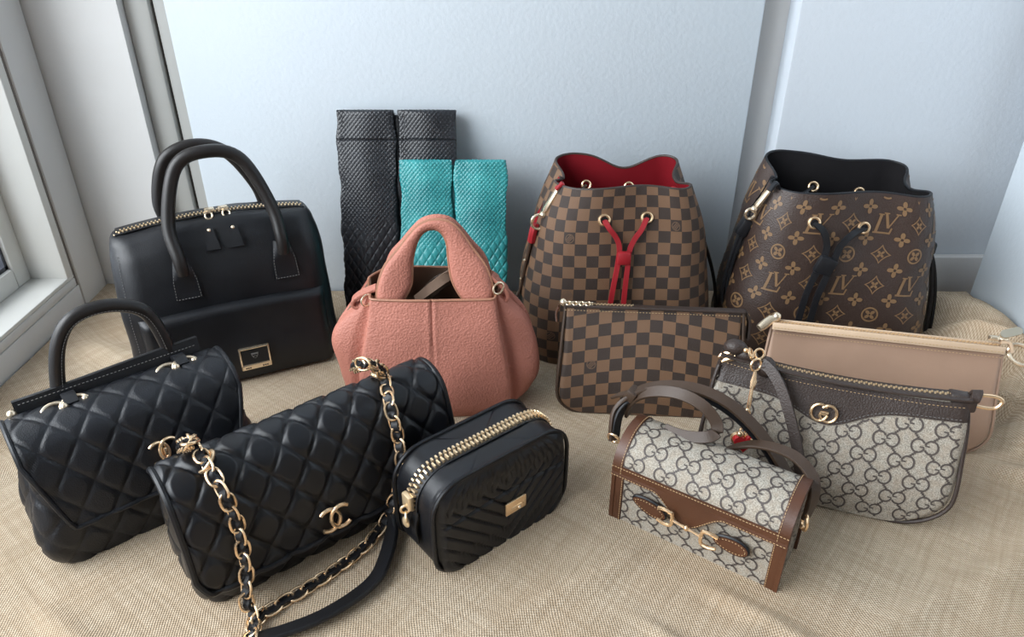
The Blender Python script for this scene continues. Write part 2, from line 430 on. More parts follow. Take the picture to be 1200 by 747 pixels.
def rounded_poly(x0, z0, x1, z1, r, n=5):
    p = []
    for cx, cz, a in ((x1-r, z1-r, 0), (x0+r, z1-r, 90), (x0+r, z0+r, 180), (x1-r, z0+r, 270)): p += arc2(cx, cz, r, a, a+90, n)
    return p
def stitches(name, path, mat, parent, L=.0028, gap=.0016, r=.00042):
    pts = even(path, .0006); mb = MB(); k = 0; per = int((L+gap)/.0006); ln = int(L/.0006)
    while k+ln < len(pts):
        mb.tube([pts[k], pts[k+ln//2], pts[k+ln]], r, 4); k += per
    return mb.build(name, mat, parent)
def loft(rows, nf=80, nc=8, ns=16):      # rows of (z, a, b, r, xoff, yoff)
    out = []
    for (z, a, b, r, xo, yo) in rows:
        p = rrect(a, b, r, nf, nc, ns); out.append(np.column_stack([p[:, 0]+xo, p[:, 1]+yo, np.full(len(p), z)]))
    return np.array(out)
def zrows(n, h, keys, bot=0, top=0):
    """keys: (z/h, a, b, r[, xo, yo]) ; bot / top: rounding radius of the lower / upper corners in the x-z plane"""
    t = np.linspace(0, 1, n)
    if bot or top:
        ph = np.linspace(0, pi/2, 10); zs = list(bot*(1-np.cos(ph))) + list(np.linspace(bot, h-top, n)[1:-1]) + list(h-top+top*np.sin(ph))
        t = np.array(zs)/h
    K = np.array([list(k)+[0]*(6-len(k)) for k in keys], float)
    A = [cr1(K[:, 0], K[:, i], t) for i in range(1, 6)]
    rows = []
    for i, tt in enumerate(t):
        z = tt*h; da = 0
        if bot and z < bot: da = bot-sqrt(max(0, bot**2-(bot-z)**2))
        if top and z > h-top: da = top-sqrt(max(0, top**2-(z-h+top)**2))
        rows.append((z, A[0][i]-da, A[1][i], A[2][i], A[3][i], A[4][i]))
    return rows
def quilt(p, h, ang=38, u0=0, v0=0):
    c, s_ = cos(radians(ang)), sin(radians(ang))
    def f(U, V, P):
        a = (U-u0)*c+(V-v0)*s_; b = (U-u0)*c-(V-v0)*s_
        q = np.abs(np.sin(pi*a/p))*np.abs(np.sin(pi*b/p))
        return h*(np.minimum(1, q*2.4)**.5)
    return f
def link_mesh(L, wd, r):
    mb = MB(); pts = []
    for i in range(20):
        a = 2*pi*i/20; x = cos(a); y = sin(a); pts.append(Vector((math.copysign(abs(x)**.75, x)*L/2, math.copysign(abs(y)**.9, y)*wd/2, 0)))
    mb.tube(pts, r, 7, closed=True, up=(0, 0, 1)); return mesh('chain_link', mb.v, mb.f)
def chain(parent, path, pitch, me, mat, mode='alt', tw=(55, -55), name='chain_link', ref=None):
    pts = even(path, pitch)
    if not me.materials: me.materials.append(mat)
    for i, p in enumerate(pts):
        T = (pts[min(i+1, len(pts)-1)]-pts[max(i-1, 0)]).normalized()
        rf = Vector(ref) if ref is not None else Vector((0, -1, .4)); z = (rf-T*rf.dot(T)).normalized(); y = z.cross(T)
        M = Matrix((T, y, z)).transposed().to_4x4(); M = Matrix.Translation(p) @ M @ Matrix.Rotation(radians(tw[i % 2]), 4, 'X')
        o = newobj(name, me, None, parent); o.matrix_local = M
def teeth(name, path, up, mat, parent, wd=.004, pitch=.0016, th=.0012):
    """zip: two rows of interlocking teeth along a path; up = surface normal(s)"""
    pts = even(path, pitch); mb = MB()
    for i, p in enumerate(pts):
        T = (pts[min(i+1, len(pts)-1)]-pts[max(i-1, 0)]).normalized(); n = Vector(up(p) if callable(up) else up); n = (n-T*n.dot(T)).normalized(); s = T.cross(n)
        M = Matrix((T, s, n)).transposed().to_4x4(); M = Matrix.Translation(p) @ M
        sg = 1 if i % 2 else -1
        mb.box((-pitch*.36, -wd*.18+sg*wd*.22, -th*.5), (pitch*.36, wd*.18+sg*wd*.30, th*.5), 0, M)
    return mb.build(name, mat, parent)

# ================================================================== the setting
WY, PY, LX, RX = 1.035, 1.045, -.64, .675
def struct(name, mb, mat, parent=None, sharp=40):
    o = mb.build(name, mat, parent, sharp)
    if parent is None: o['kind'] = 'structure'
    return o
def slab(name, lo, hi, mat, parent=None, bev=.002): return struct(name, MB().box(lo, hi, bev), mat, parent)
slab('floor', (-.85, -2.4, -.05), (2.3, 1.2, -.006), m_wood, None, 0)
# back wall: two plain pieces, a shallow groove at each side and a broad flush panel between them
struct('wall_back_left', MB().box((LX-.16, WY, -.006), (-.513, WY+.12, 2.4), 0), m_warm)  # warmer paint here puts the weaker light beside the window into the colour
struct('wall_back', MB().box((.375, WY, -.006), (2.3, WY+.12, 2.4), .003), m_wall)
slab('door_1', (-.457, PY, -.004), (.332, PY+.035, 2.4), m_panel, None, .003)
tr = slab('trim_1', (-.513, WY+.016, -.006), (-.480, WY+.09, 2.4), m_frame_grey, None, .003)
slab('joint', (-.482, WY+.03, -.006), (-.474, WY+.09, 2.4), m_crack, tr, 0)
slab('trim_2', (-.4765, WY+.022, -.006), (-.452, WY+.09, 2.4), m_frame_grey, None, .003)
slab('trim_3', (.325, WY+.040, -.006), (.376, WY+.10, 2.4), m_warm, None, .003)
struct('baseboard_right', MB().box((.375, WY-.014, -.006), (RX+.3, WY, .068), .003), m_warm)
# projecting wall on the right
struct('wall_right', MB().box((RX, .40, -.006), (RX+.16, .965, 2.4), .004), m_panel)
# the rest of the room, out of the frame
m_room = wall_paint('room_wall_paint', lin(200, 199, 196))
slab('wall_far_right', (2.2, -2.4, -.006), (2.3, WY+.1, 2.4), m_room, None, 0)
slab('wall_front', (LX-.16, -2.5, -.006), (2.3, -2.4, 2.4), m_room, None, 0)
slab('ceiling', (LX-.16, -2.5, 2.4), (2.3, WY+.14, 2.46), m_wall, None, 0)
# left wall with the window
WZ0, WZ1, WYF, WYB = .066, 1.9, -1.5, .966
lw = MB().box((LX-.16, -2.4, -.006), (LX-.012, WYF, 2.4)).box((LX-.16, WYB, -.006), (LX-.012, WY, 2.4)).box((LX-.16, WYF, WZ1), (LX-.012, WYB, 2.4)).box((LX-.16, WYF, -.006), (LX-.012, WYB, WZ0-.004))
struct('wall_left', lw, m_wall)
win = bpy.data.objects.new('window_1', None); COL.objects.link(win); win.location = (LX, .1, 0); win['kind'] = 'structure'
def wpart(name, mb, mat):
    o = mb.build(name, mat); o.parent = win; o.matrix_parent_inverse = Matrix.Translation((LX, .1, 0)).inverted(); return o
wpart('window_casing', MB().box((LX-.012, WYB+.0035, 0), (LX+.004, WY-.002, 1.98), .002), m_warm)
wpart('window_casing', MB().box((LX-.012, -1.57, 0), (LX+.002, WYB+.003, .0485), .0015), m_warm)
wpart('window_casing', MB().box((LX-.012, -1.57, .0495), (LX+.0015, WYB-.0005, WZ0-.004), .0015), m_warm)
wpart('window_casing', MB().box((LX-.012, -1.57, WZ1), (LX+.004, WYB+.003, 1.98), .003), m_white_paint)
wpart('window_casing', MB().box((LX-.012, -1.57, WZ0), (LX+.004, WYF, WZ1), .003), m_white_paint)
wpart('casing_joint', MB().box((LX-.010, WYB-.0005, 0), (LX+.0008, WYB+.0042, 1.9)), m_joint)
wpart('window_sill', MB().box((LX-.075, WYF, WZ0-.004), (LX+.001, WYB, WZ0+.002), .002), m_white_paint)
wpart('window_reveal', MB().box((LX-.16, WYB-.016, WZ0), (LX+.0012, WYB-.0005, WZ1), .002), m_white_paint)
for (a, b) in (((LX-.09, WYB-.046, WZ0+.002), (LX-.05, WYB-.016, WZ1)), ((LX-.09, WYF, WZ0+.002), (LX-.05, WYF+.04, WZ1)), ((LX-.09, WYF+.04, WZ0+.002), (LX-.05, WYB-.046, WZ0+.032)), ((LX-.09, WYF+.04, WZ1-.04), (LX-.05, WYB-.046, WZ1))):
    wpart('window_sash', MB().box(a, b, .003), m_white_paint)
gz0 = WZ0+.032
wpart('glazing_seal', MB().box((LX-.074, WYB-.052, gz0), (LX-.056, WYB-.046, WZ1-.04)).box((LX-.074, WYF+.04, gz0), (LX-.056, WYB-.046, gz0+.006)), m_rubber)
wpart('pane', MB().box((LX-.071, WYF+.04, gz0), (LX-.067, WYB-.05, WZ1-.04)), m_glass)
# outside the window: pale terrace and a low grey wall
slab('terrace_floor', (-6, -3, -.35), (-1.57, 5, -.25), m_wall, None, 0)
slab('terrace_wall', (-6, 3.2, -.25), (-1.2, 3.4, 1.1), plain('grey_render', lin(120, 126, 136), .8, 0, .002, 30), None, .01)

# ------------------------------------------------------------------ burlap cloth
def cloth():
    nx, ny = 420, 240
    X, Y = np.meshgrid(np.linspace(LX+.004, RX-.004, nx), np.linspace(.12, 1.040, ny)); Z = np.zeros_like(X)
    def ridge(x0, y0, x1, y1, hgt, wid, soft=.06):
        d = np.array([x1-x0, y1-y0]); L = np.hypot(*d); d /= L
        a = (X-x0)*d[0]+(Y-y0)*d[1]; b = -(X-x0)*d[1]+(Y-y0)*d[0]
        e = np.clip(np.minimum(a, L-a)/soft, -3, 1); m = 1/(1+np.exp(-5*e))
        return hgt*np.exp(-(b/wid)**2)*m
    # soft wrinkles on the open floor in front
    for x0, y0, x1, y1, hh, ww in ((-.05, .40, .12, .50, .006, .012), (.02, .33, .22, .42, .006, .010), (.28, .40, .50, .50, .007, .014), (.12, .42, .20, .34, .006, .008), (.18, .46, .30, .36, .005, .010), (-.42, .44, -.30, .36, .004, .012),
                                   (.42, .44, .62, .60, .006, .016), (-.60, .60, -.44, .70, .006, .02), (.10, .56, .02, .62, .003, .012), (-.02, .66, .14, .60, .003, .012), (-.58, .86, -.42, .80, .012, .03), (-.33, .40, -.20, .34, .003, .010)):
        Z += ridge(x0, y0, x1, y1, hh, ww)
    Z += .0010*np.sin(X*34+np.sin(Y*21)*1.3)*np.sin(Y*27+X*9)
    # rises along the window wall and at the back left corner
    Z += .016*np.exp(-((X-LX)/.05)**2)*(Y > .5)*np.clip((Y-.5)/.2, 0, 1)
    # bunched heap in the right back corner
    m = 1/(1+np.exp(-(X-.585)/.022)); m2 = 1/(1+np.exp(-(Y-.62)/.05))
    Z += .040*m*m2
    Z += ridge(.53, 1.01, .66, .84, .034, .022) + ridge(.58, .86, .69, .70, .030, .020) + ridge(.53, .90, .60, .80, .022, .014) + ridge(.56, .70, .70, .72, -.026, .012) + ridge(.585, .66, .68, .50, .024, .016) + ridge(.60, .76, .69, .78, -.018, .010) + ridge(.53, .62, .62, .56, .012, .012)
    Z += ridge(.575, .83, .69, .70, .026, .013) + ridge(.59, .71, .69, .61, .026, .013) + ridge(.55, .78, .60, .70, .014, .010) + ridge(.60, .60, .68, .45, .018, .014)
    Z += ridge(.47, .99, .60, .965, .022, .016) + ridge(.62, .97, .67, .90, .016, .012)
    Z = np.maximum(Z, 0)
    # keep it flat where bags stand
    fl = 1-np.exp(-((X-.1)/.5)**4-((Y-.72)/.22)**4)*0
    Z = Z*fl
    # the corner of the bare floor behind the heap
    back = np.clip((Y-1.0)/.03, 0, 1)*(X > .50); Z = Z*(1-back*.9)
    Y2 = Y-(.034+.010*np.sin(X*40))*np.clip((Y-.9)/.14, 0, 1)/(1+np.exp(-(X-.48)/.02))
    Pg = np.stack([X, Y2, Z], 2)
    s = Surf(Pg); return s
CL = cloth()
clo = CL.obj('burlap_cloth', m_burlap, None, 0, sharp=180)
tag(clo, 'beige woven burlap cloth spread under all the handbags, bunched up at right', 'cloth')

# ================================================================== snakeskin clutches leaning on the panel
def scale_disp(sx, sz, big, zsplit, h):
    def f(U, V, P):
        x = U; z = V
        def lat(sx, sz):
            p = x/sx+z/sz; q = x/sx-z/sz
            fp = np.abs(p-np.floor(p)-.5)*2; fq = np.abs(q-np.floor(q)-.5)*2
            return np.clip(1-np.maximum(fp, fq)**3, 0, 1)**.6
        m = 1/(1+np.exp(-((z-zsplit)+.012*np.cos(x*pi/.03))/.006))
        return h*(lat(sx, sz)*m+1.25*lat(sx*big, sz*big*1.35)*(1-m))
    return f
def clutch(name, pxl, pxr, ytop, Ytop, Ybot, mats, label, gap, scl, hem, zfrac):
    tl = atY(pxl, ytop, Ytop); trr = atY(pxr, ytop, Ytop); W = trr.x-tl.x; H = sqrt(tl.z**2+(Ytop-Ybot)**2)-.001; lean = degrees(atan2(Ytop-Ybot, tl.z))
    T = .014
    b = Bag(name, (tl.x, Ybot), 0, W, T, lean, label, 'clutch bag', 'snakeskin clutches'); R = b.root
    pw = (W-gap)/2
    for sgn in (-1, 1):
        xc = sgn*(pw/2+gap/2)
        # front face: dense grid with scales, rounded over to the sides
        nx, nz = int(W/2/.00075), int(H/.0009)
        k = np.linspace(-1, 1, nx); zz = np.linspace(.0, H, nz); K, ZZ = np.meshgrid(k, zz)
        edge = np.clip(1-np.abs(K)**10, 0, 1)**.5; te = np.clip((H-ZZ)/.006, 0, 1); te = np.sqrt(1-(1-te)**2)
        wob = .0012*np.sin(ZZ*60+sgn)+.0008*np.sin(ZZ*150)
        X = xc+K*pw/2+wob*np.sign(K)*(np.abs(K) > .8)
        Yf = -T/2-.004*edge*te*(1+.5*np.cos(K*pi))-.0015*np.sin(ZZ*45+K*2+sgn)*edge
        Yf = np.where(np.abs(ZZ-hem*H) < .0016, Yf+.0016, Yf)
        S = Surf(np.stack([X, Yf, ZZ], 2), scale_disp(scl, scl*1.15, 2.1, zfrac*H, .0009 if mats is m_snake_black else .0014))
        p = S.obj('panel', mats, R, thick=0)
        # sides and back closing the panel
        rows = zrows(40, H-.001, [(0, pw/2-.0005, T/2, .003), (1, pw/2-.0005, T/2, .003)], 0, .004)
        P = loft(rows, 20, 5, 6); P[..., 0] += xc; P[..., 1] += .001
        Surf(P).obj('panel_back', mats, p, caps=(1, 1))
    MB().box((-gap*.8, -.001, .002), (gap*.8, T/2, H-.006), .002).build('fold', mats, R)
    return b
clutch('snakeskin_clutch', 394, 534, 130, 1.022, .935, m_snake_black, 'tall black snakeskin clutch leaning on the wall behind the teal one', .006, .0058, .868, .46)
clutch('snakeskin_clutch', 469, 593, 189, .978, .898, m_snake_teal, 'teal snakeskin clutch leaning between the black one and the pink tote', .005, .0056, 2, .56)

# ================================================================== black satchel with two round handles
b = Bag('satchel', (-.455, .742), 25.5, .250, .115, 4, 'smooth black leather satchel with two round handles and gold zip', 'handbag'); R = b.root
W, D, H = .250, .115, .197
keys = [(0, .122, .052, .02), (.08, .1255, .057, .026), (.35, .1255, .058, .03), (.62, .1250, .057, .03), (.80, .1235, .050, .03), (.92, .1195, .038, .026), (.98, .116, .026, .018), (1, .113, .017, .012)]
rows = zrows(60, H, keys); P = loft(rows, 90, 10, 24)
P[..., 2] += .010*np.clip(P[..., 2]/H, 0, 1)**3*(1-(P[..., 0]/.12)**2)
sat = Surf(P, lambda U, V, P: .0016*np.sin(P[..., 0]*55+P[..., 2]*30)*np.sin(P[..., 2]*40-P[..., 0]*22)*np.clip(P[..., 2]/H*1.3, 0, 1))
sat.obj('body', m_black_leather, R, caps=(1, 1), sharp=60)
ztop = lambda x: H+.010*(1-(x/.12)**2)+.0008
MB().ribbon([(x, 0, ztop(x)) for x in np.linspace(-.110, .110, 30)], (0, 1, 0), .030, .002).build('zip_tape', m_black_strap, R)
zp = teeth('zip', [(x, -.010, ztop(x)+.0022-.016*max(0, (abs(x)-.104)/.012)**2) for x in np.linspace(-.117, .117, 50)], (0, -.3, 1), m_teeth, R, .0075, .0022, .0024)
for x0, tx in ((-.002, -.008), (.014, .019)):
    mb = MB().box((x0-.006, -.014, ztop(x0)+.001), (x0+.006, -.003, ztop(x0)+.0065), .002).torus((x0+(tx-x0)*.4, -.019, ztop(0)-.000), (0, -1, .5), .0042, .0012)
    pl = mb.build('zip_slider', m_pale_gold, R)
    g = []
    for zz, ww in ((H-.0225, .0085), (H-.014, .0070), (H-.005, .0055), (H+.001, .0045)):
        row = []
        for k in range(5):
            x = tx+(k/2-1)*ww; hh, nn, ii, tt = sat.bvh().ray_cast(Vector((x, -.3, zz)), Vector((0, 1, 0))); row.append((x, (hh.y if hh is not None else -.03)-.0060, zz))
        g.append(row)
    stp_ = Surf(np.array(g)); stp_.obj('zip_pull', m_black_strap, pl, thick=.003)
    MB().ball(tuple(Vector(stp_.P[-1, 2])+Vector((0, -.001, -.003))), .0026, 10).build('zip_pull_rivet', m_pale_gold, pl)
# handles
fl = b.hit(sat, 214, 318, .006); fr = b.hit(sat, 331, 293, .006)
for nm, off, dz, dx, sc in (('f', 0, 0, 0, 1), ('b', 1, 0, 0, 1)):
    if off:
        q0, q1 = Vector((fl.x-.002, -fl.y-.012, fl.z+.006)), Vector((fr.x-.002, -fr.y-.012, fr.z+.006)); yt = .034; xs = -.012
    else: q0, q1, yt, xs = fl, fr, -.030, -.004
    mx = (q0.x+q1.x)/2; hw = (q1.x-q0.x)/2; zt = .287-(.004 if off else 0)
    pts = [(q0.x, q0.y, q0.z-.004), (q0.x-.001, q0.y-.000, q0.z+.016), (mx-hw*1.02+xs*.5, yt*.6+q0.y*.4, q0.z+.055), (mx-hw*.62+xs, yt, zt-.014), (mx+xs, yt, zt), (mx+hw*.62+xs, yt, zt-.014), (mx+hw*.98+xs*.4, yt*.6+q1.y*.4, q1.z+.055), (q1.x+.001, q1.y, q1.z+.016), (q1.x, q1.y, q1.z-.004)]
    pp = spline(pts, 8); n = len(pp); rad = [.0078-.001*abs(2*i/(n-1)-1)**6 for i in range(n)]
    h_ = MB().tube(pp, rad, 14).build('handle', m_handle, R)
    for q, sg in ((q0, -1), (q1, 1)):
        if off == 0:
            # flattened leather tab stitched on the front
            pa = []; 
            cx = q.x
            g = []
            for i, (zz, ww) in enumerate(((q.z+.012, .0090), (q.z+.004, .0105), (q.z-.006, .0125), (q.z-.012, .0140), (q.z-.036, .0150))):
                row = []
                for k in range(9):
                    x = cx+(k/4-1)*ww; hh, nn, ii, tt = sat.bvh().ray_cast(Vector((x, -.3, zz)), Vector((0, 1, 0)))
                    y = hh.y if hh is not None else -.05
                    row.append((x, y-.0032-(.006*(1-(k/4-1)**2)**.5 if i < 1 else (.0045*(1-(k/4-1)**2)**.5 if i < 3 else 0)), zz))
                g.append(row)
            g = np.array(g)[::-1]; st = Surf(g); st.obj('handle_tab', m_black_strap, h_, thick=.0028)
            rr = [Vector(st.P[i, j]-np.array((0, .0009, 0))) for i, j in [(3, 0), (2, 0), (1, 0), (0, 0), (0, 2), (0, 4), (0, 6), (0, 8), (1, 8), (2, 8), (3, 8)]]
            cen = Vector(st.P[1, 4]); rr = [p+(cen-p)*.08 for p in rr]
            stitches('stitching', rr, m_stitch_grey, h_, .0022, .0016, .00045)
# pocket standing proud of the front
ph = .108; g = []
for zz in np.linspace(.002, ph, 40):
    row = []
    for x in np.linspace(-.108, .112, 80):
        hh, nn, ii, tt = sat.bvh().ray_cast(Vector((x, -.3, max(zz, .003))), Vector((0, 1, 0))); y = hh.y if hh is not None else -.055
        e = min(1, (x+.108)/.010, (.112-x)/.010); e = sqrt(max(0, 1-(1-max(e, 0))**2)); tt_ = min(1, (ph-zz)/.010); tt_ = sqrt(max(0, 1-(1-tt_)**2))
        sag = .004*((x-.002)/.11)**2
        row.append((x, y-.001-.011*e*tt_, zz-sag*(zz/ph)**2))
    g.append(row)
pk = Surf(np.array(g)); pk.obj('front_pocket', m_black_leather, R)
for x0 in (-.1, ): pass
seam = [Vector(sat.at(float(np.interp(u, sat.U[30], np.arange(sat.U.shape[1]))), r, .0008)) for r in range(12, 56, 2) for u in (-.117,)]
stitches('seam_stitching', seam, m_stitch_grey, R, .002, .002, .0004)
# gold badge
ctr = b.hit(pk, 299, 418, .0015); nn = b.nrm(pk, 299, 418)
xd = Vector((1, 0, 0)); zd = nn.cross(xd).normalized()*-1; zd = zd if zd.z > 0 else -zd; yd = zd.cross(xd)
Mb = Matrix.Translation(ctr) @ Matrix((xd, yd, zd)).transposed().to_4x4()
pf = MB(); bw, bh, bt = .0185, .0155, .0022
pf.box((-bw, -bt, -bh), (bw, bt, -bh+.0075), .0008, Mb).box((-bw, -bt, bh-.0022), (bw, bt, bh), .0008, Mb).box((-bw, -bt, -bh), (-bw+.0022, bt, bh), .0008, Mb).box((bw-.0022, -bt, -bh), (bw, bt, bh), .0008, Mb)
pl = pf.build('badge', m_pale_gold, R)
MB().box((-bw+.001, -bt*.5, -bh+.001), (bw-.001, bt*.9, bh-.001), 0, Mb).build('badge_plate', m_black_lamb, pl)
em = MB().plate([(-.0045, .003), (.0045, .003), (.0038, -.0005), (.0022, -.0035), (0, -.0048), (-.0022, -.0035), (-.0038, -.0005)], -bt*.5-.0006, -bt*.5, Mb @ Matrix.Translation((0, 0, .004)))
em.build('emblem', m_stitch_grey, pl)
MB().box((-.0030, -bt*.5-.001, .0035), (.003, -bt*.5-.0005, .0052), 0, Mb).box((-.0015, -bt*.5-.001, .0005), (.0015, -bt*.5-.0005, .0025), 0, Mb).build('emblem_mark', m_black_lamb, pl)
mk = MB()
for x in (-.013, -.0105, -.008, .008, .0105, .013): mk.box((x-.0009, -bt-.0003, -bh+.0018), (x+.0009, -bt+.0005, -bh+.0034), 0, Mb)
mk.build('badge_lettering', m_black_lamb, pl)

# ================================================================== quilted top handle bag
def front_profile(keys, h, off, back, zlow, n=90):
    """y,z polyline of a flap: back top edge, over the top, down the front"""
    zz = np.linspace(h, zlow, 60); y = -cr1([k[0]*h for k in keys], [k[2]-(k[5] if len(k) > 5 else 0) for k in keys], zz)-off
    top = [Vector((back, h+off*.5, 0)), Vector((back*.4, h+off*1.2+.003, 0)), Vector(((y[0])*.55, h+off*1.1+.002, 0)), Vector((y[4], zz[4]+off*.6, 0))]
    pts = spline(top, 8)+[Vector((a, c, 0)) for a, c in zip(y[6:], zz[6:])]
    pts = even(pts, .0012)
    for _ in range(30): pts = [pts[0]]+[(p+q+r)/3 for p, q, r in zip(pts, pts[1:], pts[2:])]+[pts[-1]]
    return even(pts, .0012)
def flap_surface(prof, halfw, lower, nu):
    """lower(k): the fraction of the profile reached at k in -1..1 ; halfw(frac)"""
    L = len(prof); s = np.linspace(0, 1, L); Y = np.array([p.x for p in prof]); Z = np.array([p.y for p in prof]); dl = sum((a-b_).length for a, b_ in zip(prof, prof[1:]))
    k = np.linspace(-1, 1, nu); G = np.zeros((L, nu, 3)); UU = np.zeros((L, nu)); VV = np.zeros((L, nu))
    for j, kk in enumerate(k):
        f = s*lower(kk); G[:, j, 1] = np.interp(f, s, Y); G[:, j, 2] = np.interp(f, s, Z); G[:, j, 0] = kk*halfw(f); UU[:, j] = G[:, j, 0]; VV[:, j] = f*dl
    return G[::-1], UU[::-1], VV[::-1]
b = Bag('top_handle_bag', (-.420, .484), 40, .195, .1, 0, 'black quilted leather bag with round top handle, beside the window', 'handbag', 'black quilted handbags'); R = b.root
h = .126; keys = [(0, .094, .051, .016), (.1, .099, .054, .018), (.4, .1, .052, .020), (.7, .097, .044, .020), (.9, .094, .034, .022), (1, .092, .027, .018)]
P = loft(zrows(110, h, keys, .005), 150, 14, 50)
def coco_d(U, V, P):
    q = quilt(.0262, .0030)(U, V, P)
    side = np.clip((np.abs(P[..., 0])-.085)/.012, 0, 1)*np.exp(-(P[..., 1]/.02)**2)*np.clip((P[..., 2]-.02)/.1, 0, 1)
    return q*.8-.016*side+.006*np.clip((np.abs(P[..., 0])-.085)/.012, 0, 1)*np.exp(-((P[..., 2]-.03)/.03)**2)
coc = Surf(P, coco_d); coc.obj('body', m_black_caviar, R, caps=(1, 1), sharp=80)
prof = front_profile(keys, h, .006, .022, .046)
def lowc(k):
    a = abs(k); return 1.0 if a < .80 else 1.0-.50*((a-.80)/.20)**1.0
G, UU, VV = flap_surface(prof, lambda f: .0985-.001*f, lowc, 170)
fq = quilt(.0262, .0023)
cfl = Surf(G, lambda U, V, P: fq(U, V, P)*np.clip((1-np.abs(UU)/.0985)*18, 0, 1), (UU, VV)); cfl.obj('flap', m_black_caviar, R, thick=.005, sharp=70)
# piping round the flap edge
e = [Vector(p) for p in list(cfl.P[::-1, 0][::3])+list(cfl.P[0, ::3])+list(cfl.P[::3, -1])]
MB().tube(even(e, .003), .0024, 8).build('flap_piping', m_black_caviar, R)
# stiff band along the top back edge carrying the handle
bp = [(x, .024, h+.0105+.002*sin(x*20)) for x in np.linspace(-.086, .084, 30)]
MB().ribbon(bp, (0, .35, 1), .020, .0085).build('top_band', m_black_strap, R)
stitches('band_stitching', [(x, .0165, h+.0180) for x in np.linspace(-.082, .080, 8)], m_stitch_grey, R, .002, .002, .00035)
hl = b.plane(68, 452, .030); hr = b.plane(196, 398, .030); tp = b.plane(122, 359, .034); m1 = b.plane(68, 405, .032); m2 = b.plane(84, 374, .033); m3 = b.plane(160, 361, .033); m4 = b.plane(181, 378, .032)
pp = spline([(hl.x, .026, h-.002), hl, m1, m2, tp, m3, m4, (hr.x, .026, h+.004)], 9)
hb = MB().tube(pp, .0068, 14).build('handle', m_handle, R)
stitches('handle_stitching', [p+Vector((0, -.0062, 0))+(Vector((tp.x, 0, h))-p).normalized()*.003 for p in pp[6:-4]], m_stitch_grey, hb, .002, .0015, .0003)
for x in (hl.x+.002, hr.x+.000):
    mb = MB()
    for dx, rr in ((-.013, .0085), (.004, .0095)): mb.torus((x+dx, .004-.006, h+.0105), (0, -.35, 1), rr, .0018, sx=1.25, xdir=(1, 0, 0))
    mb.ball((x-.005, -.003, h+.012), .0036).ball((x+.013, -.001, h+.012), .0030)
    rg = mb.build('handle_ring', m_pale_gold, R)
    MB().ribbon(spline([(x+.002, .020, h+.010), (x+.002, .010, h+.0145), (x+.002, -.003, h+.0115)], 5), (1, 0, 0), .012, .005).build('ring_tab', m_black_strap, rg)
MB().ball((-.089, .018, h+.010), .0045).ball((-.088, .012, h+.003), .004).build('band_stud', m_pale_gold, R)
def cc_logo(parent, ctr, nn, size, name='interlocking_c_clasp'):
    xd = Vector((1, 0, 0)); xd = (xd-nn*xd.dot(nn)).normalized(); zd = xd.cross(nn); zd = zd if zd.z > 0 else -zd; yd = zd.cross(xd)
    M = Matrix.Translation(ctr) @ Matrix((xd, -nn, zd)).transposed().to_4x4(); mb = MB(); r = size
    for sg in (-1, 1):
        a = [(sg*p[0], p[1]) for p in arc2(r*.52, 0, r*.92, 48, 312, 24, r)]
        mb2 = MB().tube([Vector((p[0], -.0006*sg, p[1])) for p in a], r*.17, 8, up=(0, 1, 0)); mb.add(mb2.v, mb2.f, M)
    o = mb.build(name, m_gold, parent)
    return o, M
ctr = b.hit(cfl, 189, 528, .007); nn = b.nrm(cfl, 189, 528); o, M = cc_logo(R, ctr, nn, .0105)
MB().box((-.0035, .001, -.0085), (.0035, .0065, -.0005), .0015, M).build('clasp_plate', m_gold, o)
mbk = MB(); mbk.box((-.0018, -.004, -.004), (.0018, .005, .004), .0015, M); mbk.build('turn_lock', m_gold, o)

# ================================================================== quilted flap bag with woven chain
A = gp(242, 719); b = Bag('chain_flap_bag', (A.x, A.y), 39, .262, .075, 0, 'black quilted flap bag with gold chain strap and interlocking clasp on the front', 'handbag', 'black quilted handbags'); R = b.root
h = .124; keys = [(0, .127, .042, .02, 0, .008), (.1, .1295, .047, .024, 0, .008), (.4, .130, .047, .024, 0, .007), (.75, .129, .036, .022, 0, .004), (.93, .127, .026, .018, 0, .002), (1, .125, .020, .014, 0, .001)]
P = loft(zrows(110, h, keys, .008), 190, 12, 36)
def flap_d(U, V, P):
    q = quilt(.0265, .0032)(U, V, P)
    ends = np.clip((np.abs(P[..., 0])-.118)/.01, 0, 1); side = ends*np.exp(-((P[..., 1])/.012)**2)*np.clip((P[..., 2]-.03)/.1, 0, 1)
    return q-.012*side
fb = Surf(P, flap_d); fb.obj('body', m_black_lamb, R, caps=(1, 1), sharp=80)
prof = front_profile(keys, h, .007, .018, .030)
def lowf(k):
    a = abs(k); return 1.0 if a < .90 else 1.0-.12*((a-.90)/.10)**2.2
G, UU, VV = flap_surface(prof, lambda f: .133+.0*f, lowf, 230)
fq2 = quilt(.0265, .0040)
ffl = Surf(G, lambda U, V, P: fq2(U, V, P)*np.clip((1-np.abs(UU)/.133)*22, 0, 1), (UU, VV)); ffl.obj('flap', m_black_lamb, R, thick=.006, sharp=70)
e = [Vector(p) for p in list(ffl.P[::-1, 0][::3])+list(ffl.P[0, ::3])+list(ffl.P[::3, -1])]
MB().tube(even(e, .003), .0030, 8).build('flap_piping', m_black_lamb, R)
